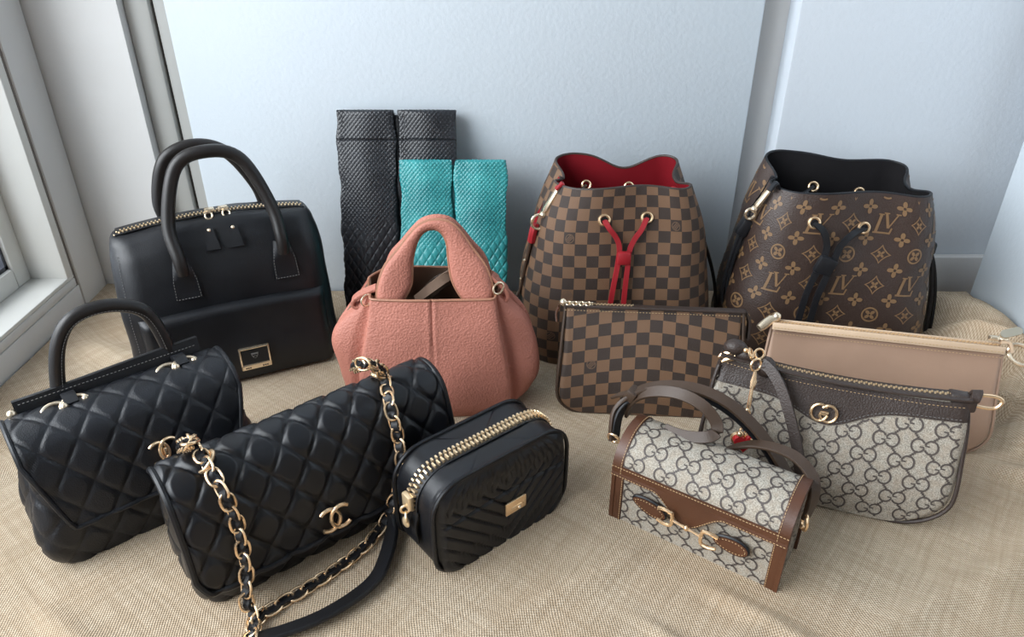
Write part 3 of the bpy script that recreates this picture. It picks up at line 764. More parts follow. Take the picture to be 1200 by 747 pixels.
# stitched lines that edge the diamonds
ctr = b.hit(ffl, 391, 605, .004); nn = Vector((0, -1, .12)).normalized(); cc_logo(R, ctr, nn, .0115)
lk = link_mesh(.0168, .0116, .0012)
ends = []
for (ex, ey, px) in ((246, 543, 228), (446, 444, 430)):
    c = b.hit(ffl, ex, ey, .0035); n_ = b.nrm(ffl, ex, ey)
    MB().torus(c, n_, .0095, .0018).torus(c-n_*.001, n_, .0075, .0014).build('eyelet', m_gold, R)
    MB().torus(c-n_*.003, n_, .004, .0038).build('eyelet_hole', m_black_lining, R); ends.append(c)
strap_mb = MB()
def onf(x, y, off): return b.hit(ffl, x, y, off, -.046)
G_ = lambda x, y, z=.006: b.loc(gp(x, y, z))
lpts = [b.plane(212, 524, .010), onf(222, 519, .012), onf(236, 524, .012), onf(246, 545, .006), onf(256, 575, .011), onf(268, 620, .011), onf(279, 665, .012), G_(289, 705, .022), G_(297, 722, .008), G_(296, 748, .007)]
rpts = [b.plane(415, 430, .010), onf(424, 427, .012), onf(436, 427, .012), onf(446, 446, .007), onf(453, 480, .011), onf(457, 520, .011), onf(459, 560, .012), G_(456, 600, .022), G_(447, 617, .008), G_(428, 640, .006), G_(398, 664, .006), G_(362, 688, .006), G_(328, 708, .006), G_(302, 726, .007), G_(292, 752, .007)]
for pts in (lpts, rpts):
    sp = spline(pts, 8); chain(R, sp, .0122, lk, m_gold, tw=(30, -30), ref=b.R @ Vector((0, -.75, .65)))
    ev = even(sp, .0018); wob = []
    for i, p in enumerate(ev):
        wob.append(p+Vector((.0012*sin(i*.0018/.0108*pi*2), .0012*cos(i*.0018/.0108*pi), 0)))
    MB().ribbon(wob, b.R @ Vector((.8, -.3, .2)), .0074, .0030).build('chain_leather', m_black_strap, R)
sp = [gp(458, 602, .022), gp(459, 622, .010), gp(453, 650, .008), gp(440, 678, .008), gp(412, 702, .008), gp(374, 724, .008), gp(335, 739, .008), gp(300, 750, .008), gp(285, 760, .008)]
sp = spline([b.loc(p) for p in sp], 8); n = len(sp); wd = [.017*min(1, .45+i/6, .45+(n-1-i)/6) for i in range(n)]
MB().ribbon(sp, [(b.R @ Vector((.55, -.75, .40))) for _ in sp], wd, .0045).build('shoulder_strap', m_black_strap, R)

# ================================================================== chevron camera bag
A = gp(514, 680); b = Bag('camera_bag', (A.x, A.y), 39.5, .160, .068, 0, 'small black camera bag with chevron quilting and a chunky gold zip', 'handbag'); R = b.root
W, D, h = .160, .068, .103
rows = zrows(60, h, [(0, .079, .034, .010), (.5, .0805, .0345, .010), (1, .079, .033, .010)], .022, .030); P = loft(rows, 200, 8, 24)
def chev(U, V, P):
    x = P[..., 0]; z = P[..., 2]; fr = (P[..., 1] < -.026)
    up = z > .062
    s2 = z-np.abs(x)*.93
    p = .0155; g = np.abs(np.sin(pi*s2/p)); d = .0036*np.minimum(1, g*1.7)**.5
    slit = np.exp(-((z-.062-.002*np.cos(x*30))/.0014)**2)
    inner = np.clip((.0745-np.abs(x))/.004, 0, 1)*np.clip((h-.004-z)/.006, 0, 1)
    return np.where(fr, (d-.0022*slit)*inner, 0)
cb = Surf(P, chev); cb.obj('body', m_black_lamb, R, caps=(1, 1), sharp=70)
# piping along both face outlines
def outline(y, grow=0):
    pts = []
    for (z, a, *_r) in rows: pts.append(Vector((a+grow, y, z)))
    top = [Vector((x, y, h+grow)) for x in np.linspace(rows[-1][1], -rows[-1][1], 24)[1:-1]]
    left = [Vector((-p.x, y, p.z)) for p in pts[::-1]]; bot = [Vector((x, y, 0)) for x in np.linspace(-rows[0][1], rows[0][1], 24)[1:-1]]
    return pts+top+left+bot
MB().tube(even(outline(-.0315, .0003), .002), .0022, 8, closed=False).build('front_piping', m_black_lamb, R)
MB().tube(even(outline(.0315, .0003), .002), .0022, 8, closed=False).build('back_piping', m_black_lamb, R)
top_path = [Vector((-a-.0012, 0, z)) for (z, a, *_r) in rows if z > .066] + [Vector((x, 0, h+.0012)) for x in np.linspace(-.047, .047, 40)] + [Vector((a+.0012, 0, z)) for (z, a, *_r) in rows[::-1] if z > .066]
tpv = even(top_path, .003)
def upn(p):
    cx = max(-.049, min(.049, p.x)); return (p-Vector((cx, p.y, min(p.z, h-.030)))).normalized() if p.z > h-.030 else Vector((math.copysign(1, p.x), 0, 0))
MB().ribbon(tpv, (0, 1, 0), .017, .0012).build('zip_tape', m_black_strap, R)
teeth('zip', [p+upn(p)*.0022 for p in tpv], upn, m_teeth, R, .0125, .0024, .0036)
# slider and hanging pull at the left end
c = tpv[2]; mb = MB().box((c.x-.007, -.0065, c.z-.004), (c.x-.001, .0065, c.z+.012), .002); sl = mb.build('zip_slider', m_teeth, R)
mb = MB().torus((c.x-.008, -.001, c.z-.003), (.5, 1, 0), .0042, .0011).torus((c.x-.009, -.003, c.z-.010), (1, -.6, 0), .0046, .0012)
mb.ball((c.x-.0095, -.003, c.z-.016), .0052, 12, (.5, 1, 1.1)); mb.build('zip_pull', m_teeth, sl)
MB().ribbon(spline([(-.0815, -.006, .066), (-.0850, -.006, .050), (-.0835, -.006, .030)], 6), (0, 1, 0), .009, .002).build('zip_end_tab', m_black_strap, R)
ctr = b.hit(cb, 603, 591, .0015); nn = Vector((0, -1, 0))
M = Matrix.Translation(ctr)
pl = MB().box((-.0125, -.0012, -.0075), (.0125, .0012, .0075), .0008, M).build('logo_plate', m_gold, R)
MB().box((-.006, -.0018, -.0012), (.006, -.0010, .0004), 0, M).ball(tuple(ctr+Vector((.0035, -.0012, -.0035))), .0022).build('logo_plate_mark', m_pale_gold, pl)

# ================================================================== pink pebbled tote
b = Bag('leather_tote', (-.186, .716), .5, .19, .1, 0, 'dusty pink pebbled leather tote with a wide loop handle', 'handbag'); R = b.root
def pink_ring(z, front, wing, bf, bb, n=200):
    c = [(0, bb), (-front*.7, bb*.98), (-wing*.88, bb*.55), (-wing, -bf*.05), (-wing*.99, -bf*.40), (-front-.45*(wing-front), -bf*.60), (-front*.985, -bf*.62), (-front*.975, -bf*.86), (-front*.9, -bf*1.0), (-front*.45, -bf*1.07), (0, -bf*1.09),
         (front*.45, -bf*1.07), (front*.9, -bf*1.0), (front*.975, -bf*.86), (front*.985, -bf*.62), (front+.45*(wing-front), -bf*.60), (wing*.99, -bf*.40), (wing, -bf*.05), (wing*.88, bb*.55), (front*.7, bb*.98)]
    p = spline([(x, y, 0) for x, y in c], 14, True); p.append(p[0]); return np.array([(q.x, q.y, z) for q in p])
Hf = .150; zt = np.linspace(0, 1, 70)
kz = [0, .05, .2, .4, .6, .78, .9, 1]
fr_ = cr1(kz, [.086, .090, .092, .089, .084, .078, .075, .073], zt); wg = cr1(kz, [.090, .104, .1165, .1215, .120, .107, .089, .076], zt)
bf = cr1(kz, [.048, .051, .053, .051, .046, .040, .035, .031], zt); bb = cr1(kz, [.048, .05, .052, .05, .045, .038, .032, .028], zt)
P = np.array([pink_ring(z*Hf, f, g, x, y) for z, f, g, x, y in zip(zt, fr_, wg, bf, bb)])
P[..., 2] += np.where(P[..., 1] > 0, .012, 0)*np.clip(P[..., 2]/Hf, 0, 1)**3
def pink_d(U, V, P):
    s = np.where(P[..., 1] < 0, -.0016*np.exp(-(P[..., 0]/.0011)**2)+.0008*np.exp(-((np.abs(P[..., 0])-.0035)/.002)**2), 0)
    w_ = .0022*np.sin(P[..., 2]*70+P[..., 0]*40)*np.clip((np.abs(P[..., 0])-.08)/.03, 0, 1)
    return s+w_+.0012*np.sin(P[..., 0]*60)*np.sin(P[..., 2]*35)
pk_ = Surf(P, pink_d); pk_.obj('body', m_pink, R, caps=(1, 0), sharp=80)
inn = P.copy(); c_ = np.array([0, 0, 0]); inn[..., 0] *= .965; inn[..., 1] *= .93; inn = inn[22:]; inn[..., 2] -= .0005
Surf(inn).obj('lining', m_taupe, R, caps=(1, 0), flip=True)
MB().tube(even([Vector(p) for p in pk_.P[-1]], .003), .0016, 6).build('rim_edge', m_pink_edge, R)
# wide looped handle: outlines of the band, outer and inner
OUT = [(441, 360), (443, 335), (451, 312), (466, 293), (481, 274), (494, 262), (511, 257.5), (528, 261), (541, 273), (556, 294), (569, 312), (577, 335), (578, 360)]
INN = [(470, 360), (474, 350), (482, 332), (483, 306), (488, 284), (496, 272), (507, 268), (517, 272), (524, 285), (526, 306), (530, 328), (540, 347), (552, 360)]
def band(sign):
    m = len(OUT); ring = []
    O2 = spline([(x, y, 0) for x, y in OUT], 6); I2 = spline([(x, y, 0) for x, y in INN], 6); m = len(O2); nr = 20; G = []
    for i in range(m):
        t = i/(m-1); yl = -(.019-.019*sin(pi*t)**1.3+.003)
        o = b.plane(O2[i].x, O2[i].y, yl); q = b.plane(I2[i].x, I2[i].y, yl)
        if sign > 0:
            o = Vector((o.x*.96, -o.y, o.z+.004)); q = Vector((q.x*1.02, -q.y, q.z+.002))
        c = (o+q)/2; e = (q-o)/2; th = .0052+.003*(1-sin(pi*t))
        row = []
        for k in range(nr+1):
            a = 2*pi*k/nr; ca, sa = cos(a), sin(a)
            row.append(c+e*(math.copysign(abs(ca)**.62, ca))+Vector((0, -1, 0))*(th*sa*(1.0 if sa > 0 else .55)))
        G.append(row)
    return np.array([[tuple(p) for p in r] for r in G])
for sg in (-1, 1):
    g = band(sg); s_ = Surf(g if False else g[:, ::-1]); hd = s_.obj('loop_handle', m_pink, R, caps=(1, 1), sharp=70)
    if sg < 0:
        for col in (0, 10):
            e_ = [Vector(p) for p in s_.P[:, col]]; MB().tube(even(e_, .003), .0019, 6).build('handle_edge', m_pink_edge, hd)
# twisted inner tie seen inside the loop
MB().ribbon(spline([b.plane(488, 352, .012), b.plane(505, 338, .002), b.plane(524, 324, .006), b.plane(535, 318, .02)], 6), (0, .4, 1), .012, .003).build('inner_tie', m_taupe, R)
MB().ribbon(spline([b.plane(496, 350, .02), b.plane(514, 332, .018), b.plane(528, 326, .022)], 6), (0, .2, 1), .018, .003).build('inner_tie', m_brown_strap, R)
for pts, ring in (([(441, 350), (430, 357), (417, 358), (414, 352), (424, 344), (441, 337)], (430, 352)), ([(577, 344), (586, 353), (594, 348), (593, 339), (584, 330), (576, 322)], (584, 338))):
    sp = spline([b.plane(x, y, -.012) for x, y in pts], 6)
    t_ = MB().ribbon(sp, (0, 1, .2), .012, .0038).build('side_strap', m_pink, R)
    MB().torus(b.plane(ring[0], ring[1], -.020), (.5, -1, .3), .0055, .0013, sx=1.3).build('side_ring', m_pale_gold, t_)

# ================================================================== bucket bags
def bucket(name, label, cx, cy, ang, a0, a1, H, back_dip, mat, lining, edge, uvmix=.5, back_h=(.012, .012)):
    b = Bag(name, (cx-cos(radians(ang))*a0, cy-sin(radians(ang))*a0), ang, 2*a0, 0, 0, label, 'handbag', 'drawstring bucket bags'); R = b.root
    n = 70; t = np.linspace(0, 1, n); rows = []
    A = cr1([0, .06, .3, .55, .8, 1], [a0*.93, a0*.985, a0, a0*.93*1.0, (a0*.45+a1*.55), a1], t); B = cr1([0, .06, .3, .55, .8, 1], [.074, .08, .082, .075, .064, .056], t)
    for i in range(n):
        z = t[i]*H; rows.append((z, A[i], B[i], B[i]*(.72 if t[i] < .5 else .72-.22*(t[i]-.5)), 0, 0))
    P = loft(rows, 110, 14, 26)
    x, y = P[..., 0], P[..., 1]; tt = P[..., 2]/H
    yb = np.clip((y/B[:, None]+1)/2, 0, 1)          # 0 front .. 1 back
    xn = x/A[:, None]
    rim = yb*(back_h[0]+(back_h[1]-back_h[0])*np.clip(xn*.6+.5, 0, 1)-back_dip*np.exp(-((xn-.15)/.38)**2)) - .005*(1-yb)*np.exp(-(xn/.7)**2)*-1 - .010*np.exp(-((yb-.5)/.2)**2)
    P[..., 2] += rim*np.clip(tt, 0, 1)**4
    # the sides tuck in a little between front and back near the mouth
    P[..., 0] -= np.sign(x)*.016*np.exp(-((yb-.55)/.22)**2)*np.clip((tt-.55)/.45, 0, 1)**1.3*(np.abs(xn) > .6)
    P[..., 1] += .006*np.sin(xn*pi*1.5)*tt**2*(yb < .5)
    U, V = arclen(P); Uc = np.repeat(U[n//2][None], n, 0); UVm = (U*(1-uvmix)+Uc*uvmix, V)
    S = Surf(P, lambda U, V, P: .0015*np.sin(P[..., 0]*38+P[..., 2]*25+2)*np.sin(P[..., 2]*28), UVm); S.obj('body', mat, R, caps=(1, 0), sharp=70)
    inn = S.P-S.N*.0035; inn = inn[12:]; Surf(inn).obj('lining', lining, R, caps=(1, 0), flip=True)
    mid = (S.P[-1]+inn[-1])/2; MB().tube(even([Vector(p)+Vector((0, 0, .0003)) for p in mid], .003), .0018, 8).build('rim_binding', edge, R)
    return b, S
def eyelet(b, S, x, y, R, ring=.0062, mat=m_gold):
    c = b.hit(S, x, y, .001); n = b.nrm(S, x, y)
    o = MB().torus(c, n, ring, .0019).build('eyelet', mat, R)
    MB().torus(c-n*.0012, n, .0026, .0027).build('eyelet_hole', m_black_lining, o); return c, n
def medallion(d, x, y, s):
    d.ring(arc2(x, y, s, 0, 345, 23), arc2(x, y, s*.82, 0, 345, 23))
    for k in (-.45, 0, .45): d.stroke([(x-s*.5+k*s*.6, y-s*.55-k*s*.5), (x+s*.5+k*s*.6, y+s*.55-k*s*.5)], s*.22)
b, S = bucket('bucket_bag', 'brown checked canvas bucket bag with red lining and red drawstring', .136, .902, 0, .127, .088, .238, .020, m_damier, m_red_lining, m_dark_brown, .5); R = b.root
e1, n1 = eyelet(b, S, 708, 258, R); e2, n2 = eyelet(b, S, 758, 255, R)
for (pts, w1) in (([(708, 258), (712, 266), (721, 279), (724, 292), (722, 310), (717, 338), (711, 372)], .0065), ([(758, 255), (750, 268), (742, 279), (736, 292), (734, 310), (731, 338), (728, 372)], .0065)):
    pp = [b.hit(S, x, y, .001 if i == 0 else .0065) for i, (x, y) in enumerate(pts)]
    MB().ribbon(spline(pp, 7), (1, 0, .0), w1, .0026).build('drawstring', m_red, R)
c = b.hit(S, 729, 301, .008)
MB().box((-.0085, -.0045, -.0085), (.0085, .0045, .0085), .003, Matrix.Translation(c)).build('drawstring_toggle', m_red, R)
# inside eyelets on the far wall and the cord across
for x, y, dx in ((687, 217, -1), (737, 219, 1)):
    p = b.plane(x, y, .034); MB().torus(p, (0, -1, .4), .0055, .0017).build('inner_eyelet', m_gold, R)
    MB().tube(spline([p, p+Vector((-dx*.0-.012, -.008, -.008)), p+Vector((-.030, -.016, -.010))], 5), .0022, 7).build('inner_cord', m_brown_strap, R)
md = Decal(); fm = S.uvat(40); q = .0148
for (iu, iv) in ((-5, 12), (-5, 7), (4, 13), (-6, 3), (5, 4)):
    md = Decal(); medallion(md, (iu+.5)*q, (iv+.5)*q, q*.40); md.build('medallion_print', m_medallion, R, fm)
# left clasp and strap
ta = b.plane(657, 217, -.036); MB().ribbon(spline([ta+Vector((.006, .006, -.010)), ta+Vector((.002, -.002, .002)), ta+Vector((-.006, -.004, -.004))], 5), (0, 1, 0), .009, .003).build('strap_tab', m_red, R)
def lobster(b, p0, p1, parent, mat, yl):
    a, c = b.plane(*p0, yl), b.plane(*p1, yl); d = c-a; L = d.length
    mb = MB().tube([a, a+d*.12, a+d*.5, a+d*.62], [.0028, .0034, .0042, .0030], 8); mb.ball(tuple(a+d*.66), .0045)
    mb.torus(a+d*.83, (.3, -1, 0), L*.16, .0018, sx=1); return mb.build('clasp', mat, parent)
lobster(b, (655, 220), (627, 268), R, m_pale_gold, -.040)
MB().tube(spline([b.plane(628, 262, -.034), b.plane(625, 272, -.036), b.plane(623, 283, -.034)], 4), .0055, 8).build('strap_keeper', m_red, R)
sp = [b.plane(624, 272, -.030), b.plane(621, 290, -.030), b.plane(616, 312, -.030), b.plane(611, 335, -.030), b.plane(603, 352, -.035), b.plane(592, 366, -.045)]
st = MB().ribbon(spline(sp, 7), (.25, 1, 0), .012, .0035).build('shoulder_strap', m_brown_strap, R)
mb = MB()
for x, y in ((615, 305), (610, 327)): mb.ball(tuple(b.plane(x, y, -.036)), .0018, 8)
mb.build('strap_studs', m_pale_gold, st)
MB().ribbon(spline([b.plane(628, 282, -.018), b.plane(618, 315, -.02), b.plane(609, 350, -.018), b.plane(606, 385, -.01), (-.136, 0, .012)], 7), (.2, 1, 0), .011, .0035).build('shoulder_strap', m_black_strap, R)
MB().ribbon(spline([b.plane(817, 262, -.0), b.plane(829, 295, .0), b.plane(837, 330, .0), b.plane(838, 365, .0), b.plane(833, 390, .0), (.138, 0, .012)], 7), (.2, 1, 0), .011, .004).build('shoulder_strap', m_black_strap, R)
MB().ribbon(spline([b.plane(783, 226, -.02), b.plane(790, 222, -.024), b.plane(803, 230, -.02), b.plane(812, 243, -.01)], 5), (0, 1, .2), .009, .003).build('strap_tab', m_red, R)

# monogram bucket
b, S = bucket('bucket_bag', 'dark brown monogram canvas bucket bag with black drawstring, by the baseboard', .415, .893, -5, .130, .098, .234, .006, m_mono, m_black_lining, m_black_strap, .5, (.022, .012)); R = b.root
def flower(rot=0, hole=.10):
    d = Decal(); n = 40; o, i = [], []
    for k in range(n):
        a = 2*pi*k/n; r = .13+.40*abs(cos(2*a))**1.3; o.append((r*cos(a+rot), r*sin(a+rot))); i.append((hole*cos(a+rot), hole*sin(a+rot)))
    d.ring(o, i); return d
def star():
    d = Decal(); n = 32; o, i = [], []
    for k in range(n):
        a = 2*pi*k/n; r = .58*(abs(cos(a))**.8+abs(sin(a))**.8)**(-1/.8)*1.0; r = max(r, .0); o.append((r*cos(a), r*sin(a))); i.append((.80*r*cos(a), .80*r*sin(a)))
    d.ring(o, i); d.sub(flower(pi/4, .06), 0, 0, .48); return d
def circ():
    d = Decal(); d.ring(arc2(0, 0, .48, 0, 348, 29), arc2(0, 0, .38, 0, 348, 29)); d.sub(flower(pi/4, .08), 0, 0, .66); return d
def lvmark():
    d = Decal(); d.stroke([(-.24, .42), (-.42, -.50)], .14); d.stroke([(-.38, .42), (-.10, .42)], .06); d.stroke([(-.56, -.52), (.24, -.52)], .09); d.stroke([(.22, -.56), (.32, -.24)], .08)
    d.stroke([(.00, .50), (.14, -.26)], .13); d.stroke([(.14, -.26), (.56, .50)], .065); d.stroke([(-.12, .50), (.14, .50)], .06); d.stroke([(.44, .50), (.68, .50)], .06); return d
FL, ST, CI, LV_ = flower(), star(), circ(), lvmark(); D_ = Decal(); dx, dy = .0405, .0195
for j in range(-1, 13):
    for i in range(-9, 10):
        v = j*dy+.012; rot = -.05
        if j % 2: D_.sub(FL, (i+.5)*dx, v, .0172, rot)
        else:
            rowk = (j//2) % 2; alt = (i+(j//4)) % 2
            if rowk == 1: D_.sub(LV_ if alt else ST, i*dx, v, .0240 if alt else .0215, rot)
            else: D_.sub(ST if alt else CI, i*dx, v, .0210, rot)
zmax = float(S.V[-1, S.V.shape[1]//2])
D_.build('monogram_print', m_mono_print, R, S.uvat(38), lambda u, v: .003 < v < zmax-.003 and abs(u) < float(S.U[38, -1])*.97)
eyelet(b, S, 954, 261, R); eyelet(b, S, 1012, 267, R)
for pts in ([(954, 261), (963, 271), (966, 288), (961, 304), (952, 322), (942, 345), (932, 378)], [(1012, 267), (993, 275), (981, 288), (974, 304), (966, 322), (955, 347), (945, 380)]):
    pp = [b.hit(S, x, y, .001 if i == 0 else .0075) for i, (x, y) in enumerate(pts)]
    MB().ribbon(spline(pp, 7), (1, 0, 0), .0080, .003).build('drawstring', m_black_strap, R)
c = b.hit(S, 964, 309, .009)
tg = MB().box((-.0115, -.005, -.0115), (.0115, .005, .0115), .003, Matrix.Translation(c) @ Matrix.Rotation(radians(18), 4, 'Y')).build('drawstring_toggle', m_black_strap, R)
for x, y, dx_ in ((953, 219, -.03), (1007, 226, .03)):
    p = b.plane(x, y, .036); MB().torus(p, (0, -1, .4), .0058, .0018).build('inner_eyelet', m_gold, R)
    MB().tube(spline([p, p+Vector((-.014, -.010, -.006)), p+Vector((-.034, -.022, -.008))], 5), .0026, 7).build('inner_cord', m_black_strap, R)
ta = b.plane(906, 217, -.040); MB().ribbon(spline([ta+Vector((.010, .004, -.008)), ta+Vector((.003, -.002, .003)), ta+Vector((-.004, -.004, -.006))], 5), (0, 1, 0), .010, .003).build('strap_tab', m_black_strap, R)
MB().torus(b.plane(1069, 240, -.02), (1, -.5, 0), .006, .0014).build('side_ring', m_gold, R)
lobster(b, (901, 224), (875, 256), R, m_pale_gold, -.040)
for pts, wd in (([(878, 250), (871, 262), (862, 285), (852, 315), (846, 345), (850, 372)], .009), ([(874, 262), (866, 285), (857, 312), (851, 345), (852, 368)], .008)):
    MB().ribbon(spline([b.plane(x, y, -.026) for x, y in pts]+[Vector((-.146, -.01, .012))], 7), (.2, 1, 0), wd, .004).build('shoulder_strap', m_black_strap, R)
MB().box((-.008, -.008, -.012), (.008, .008, .012), .004, Matrix.Translation(b.plane(872, 266, -.026)) @ Matrix.Rotation(radians(25), 4, 'Y')).build('strap_keeper', m_black_strap, R)
for pts, yl in (([(1089, 286), (1091, 310), (1091, 340), (1087, 370), (1080, 400)], -.018), ([(1087, 282), (1094, 310), (1095, 345), (1090, 380), (1084, 405)], .000)):
    MB().ribbon(spline([b.plane(x, y, yl) for x, y in pts], 7), (.2, 1, 0), .010, .004).build('shoulder_strap', m_black_strap, R)
MB().box((-.006, -.007, -.008), (.006, .007, .008), .003, Matrix.Translation(b.plane(1090, 290, -.012))).build('strap_keeper', m_black_strap, R)

# ================================================================== checked pochette
b = Bag('zip_pochette', (.0535, .7224), -4.3, .218, .024, 12, 'flat brown checked canvas pochette standing before the bucket bag with red drawstring', 'pouch'); R = b.root
H = .132; a = .109
rows = zrows(60, H, [(0, a-.001, .011, .008), (.15, a, .014, .009), (.6, a-.003, .012, .009), (1, a-.0065, .006, .005)], .026)
P = loft(rows, 120, 8, 10); po = Surf(P, lambda U, V, P: .0018*np.sin(P[..., 0]*30+1)*np.sin(P[..., 2]*25)); po.U = po.U+.0036; po.V = po.V-.002
po.obj('body', m_damier, R, caps=(1, 1), sharp=70)
def pouch_outline(rows, y, g=0, skip=0):
    pts = [Vector((r[1]+g, y(r), r[0])) for r in rows]; left = [Vector((-r[1]-g, y(r), r[0])) for r in rows]
    bot = [Vector((x, y(rows[0]), 0)) for x in np.linspace(-rows[0][1], rows[0][1], 20)[1:-1]]
    return left[::-1]+bot+pts
MB().tube(even(pouch_outline(rows, lambda r: -r[2]*.75), .003), .0018, 7).build('front_piping', m_brown_strap, R)
MB().tube(even(pouch_outline(rows, lambda r: r[2]*.75), .003), .0018, 7).build('back_piping', m_brown_strap, R)
MB().ribbon([(x, -.002, H+.0005) for x in np.linspace(-a+.005, a-.005, 12)], (0, 1, 0), .013, .003).build('zip_tape', m_dark_brown, R)
stitches('stitching', [(x, -.0075, H-.004) for x in np.linspace(-a+.006, a-.006, 10)], m_stitch_tan, R, .002, .0018, .00035)
teeth('zip', [(x, -.001, H+.0026) for x in np.linspace(-a+.004, -a+.085, 12)], (0, 0, 1), m_teeth, R, .0042, .002, .0016)
mb = MB().ball((-a+.004, -.003, H+.004), .0048); 
for i in range(9): mb.torus((-a+.006+i*.0038, -.0045, H+.0035), (0, -.6 if i % 2 else .9, .8), .0028, .0008, 14, 6)
zs = mb.build('zip_pull_chain', m_pale_gold, R)
MB().ribbon(spline([(-a-.001, 0, H-.002), (-a-.004, 0, H-.010), (-a-.003, -.002, H-.020)], 4), (0, 1, 0), .008, .0025).build('side_tab', m_brown_trim, R)
MB().ribbon(spline([(a-.004, .001, H), (a+.002, .001, H-.012), (a+.0025, .001, H-.034)], 5), (0, 1, 0), .012, .003).build('side_tab', m_dark_brown, R)
md = Decal(); medallion(md, -a+.0395+.0036*0, .0628, .0056)
def pomap(u, v):
    h_, n_, i_, t_ = po.bvh().ray_cast(Vector((u, -.2, v)), Vector((0, 1, 0))); return (h_ if h_ is not None else Vector((u, -.015, v)))+Vector((0, -.0004, 0))
md.build('medallion_print', m_medallion, R, pomap)

# ================================================================== beige zip pouch
b = Bag('zip_pochette', (.2825, .6929), -12.8, .2525, .020, 15, 'plain beige leather zip pouch leaning behind the grey monogram shoulder bag', 'pouch'); R = b.root
H = .124; a = .126
rows = zrows(60, H, [(0, a-.002, .008, .006), (.2, a, .011, .008), (.6, a-.003, .009, .007), (1, a-.0065, .005, .004)], .028)
P = loft(rows, 120, 8, 8); be = Surf(P, lambda U, V, P: .0022*np.sin(P[..., 0]*26+.6)*np.sin(P[..., 2]*22+P[..., 0]*14)); be.obj('body', m_beige, R, caps=(1, 1), sharp=70)
MB().tube(even(pouch_outline(rows, lambda r: -r[2]*.6, .0005), .003), .0016, 7).build('piping', m_beige, R)
MB().box((-a+.006, -.0105, H-.004), (a-.006, -.0075, H+.0045), .0012).build('top_band', m_beige_trim, R)
MB().box((-a+.006, .0035, H-.004), (a-.006, .0065, H+.0055), .0012).build('top_band', m_beige_trim, R)
MB().box((-a+.008, -.007, H-.002), (a-.008, .005, H+.0030), .001).build('zip_tape', m_beige_trim, R)
teeth('zip', [(x, -.001, H+.0042) for x in np.linspace(-a+.010, a-.010, 12)], (0, 0, 1), m_teeth, R, .0036, .0019, .0016)
stitches('stitching', [(x, -.0085-.0022, H-.001) for x in np.linspace(-a+.008, a-.008, 10)], m_stitch_tan, R, .0022, .0018, .0004)
stitches('stitching', [(x, -.0088, H-.008) for x in np.linspace(-a+.008, a-.008, 10)], m_stitch_tan, R, .0022, .0018, .0004)
sl = MB().box((a-.022, -.006, H+.009), (a-.012, .002, H+.014), .002).torus((a-.008, -.002, H+.013), (0, -.4, 1), .004, .001).build('zip_slider', m_pale_gold, R)
M = Matrix.Translation((a-.001, .000, H+.019)) @ Matrix.Rotation(radians(-22), 4, 'Y') @ Matrix.Rotation(radians(-35), 4, 'X')
MB().plate(rounded_poly(-.010, -.0045, .011, .0045, .0042), -.0008, .0008, M).build('zip_pull', m_pull, sl)
mb = MB().tube([(-a+.010, -.002, H+.008), (-a+.004, -.004, H+.006), (-a-.004, -.007, H-.001), (-a-.008, -.009, H-.004)], [.0045, .0055, .0055, .0045], 12).ball((-a+.010, -.002, H+.010), .0052)
mb.build('end_knob', m_pale_gold, R)
MB().ribbon(spline([(a-.010, -.001, H+.008), (a-.001, -.001, H+.008), (a+.003, -.001, H-.002)], 4), (0, 1, 0), .009, .003).build('side_tab', m_beige_trim, R)
MB().torus((a+.012, -.003, H-.004), (-.3, -1, .3), .0095, .0022, sx=1.35, xdir=(1, 0, -.8)).ball((a+.017, -.004, H+.008), .0035).build('clasp_ring', m_pale_gold, R)

# ================================================================== canvas print with paired g rings
def ggmark():
    d = Decal()
    a = arc2(-.33, 0, .33, 30, 345, 18, .38)+[(-.16, -.10), (-.20, -.02)]; d.stroke(a[:-2], .10); d.stroke([(-.01, -.05), (-.24, -.05)], .085)
    e = Decal(); e.sub(d, 0, 0, 1, pi); d2 = Decal(); d2.sub(d, 0, 0); d2.sub(e, 0, 0); return d2
GGM = ggmark()
def gg_pattern(u0, u1, v0, v1, dx, dy, sz, rot=0, ph=(0, 0)):
    D = Decal(); ni = int((u1-u0)/dx)+4; nj = int((v1-v0)/dy)+4; cr, sr = cos(rot), sin(rot); uc, vc = (u0+u1)/2, (v0+v1)/2
    for j in range(-nj, nj+1):
        for i in range(-ni, ni+1):
            x = (i+(.5 if j % 2 else 0))*dx+ph[0]; y = j*dy/2+ph[1]
            X, Y = uc+x*cr-y*sr, vc+x*sr+y*cr
            if not (u0-dx < X < u1+dx and v0-dy < Y < v1+dy): continue
            D.sub(GGM, X, Y, sz, rot)
            for sx in (-1, 1):
                for t in (.34, .42, .50, .58, .66):
                    if .34 <= t <= .74:
                        px, py = x+sx*dx/2*t, y+dy/2*t; q = sz*.06; X2, Y2 = uc+px*cr-py*sr, vc+px*sr+py*cr
                        D.tri([(X2-q, Y2-q), (X2+q, Y2-q), (X2+q, Y2+q), (X2-q, Y2+q)])
    return D

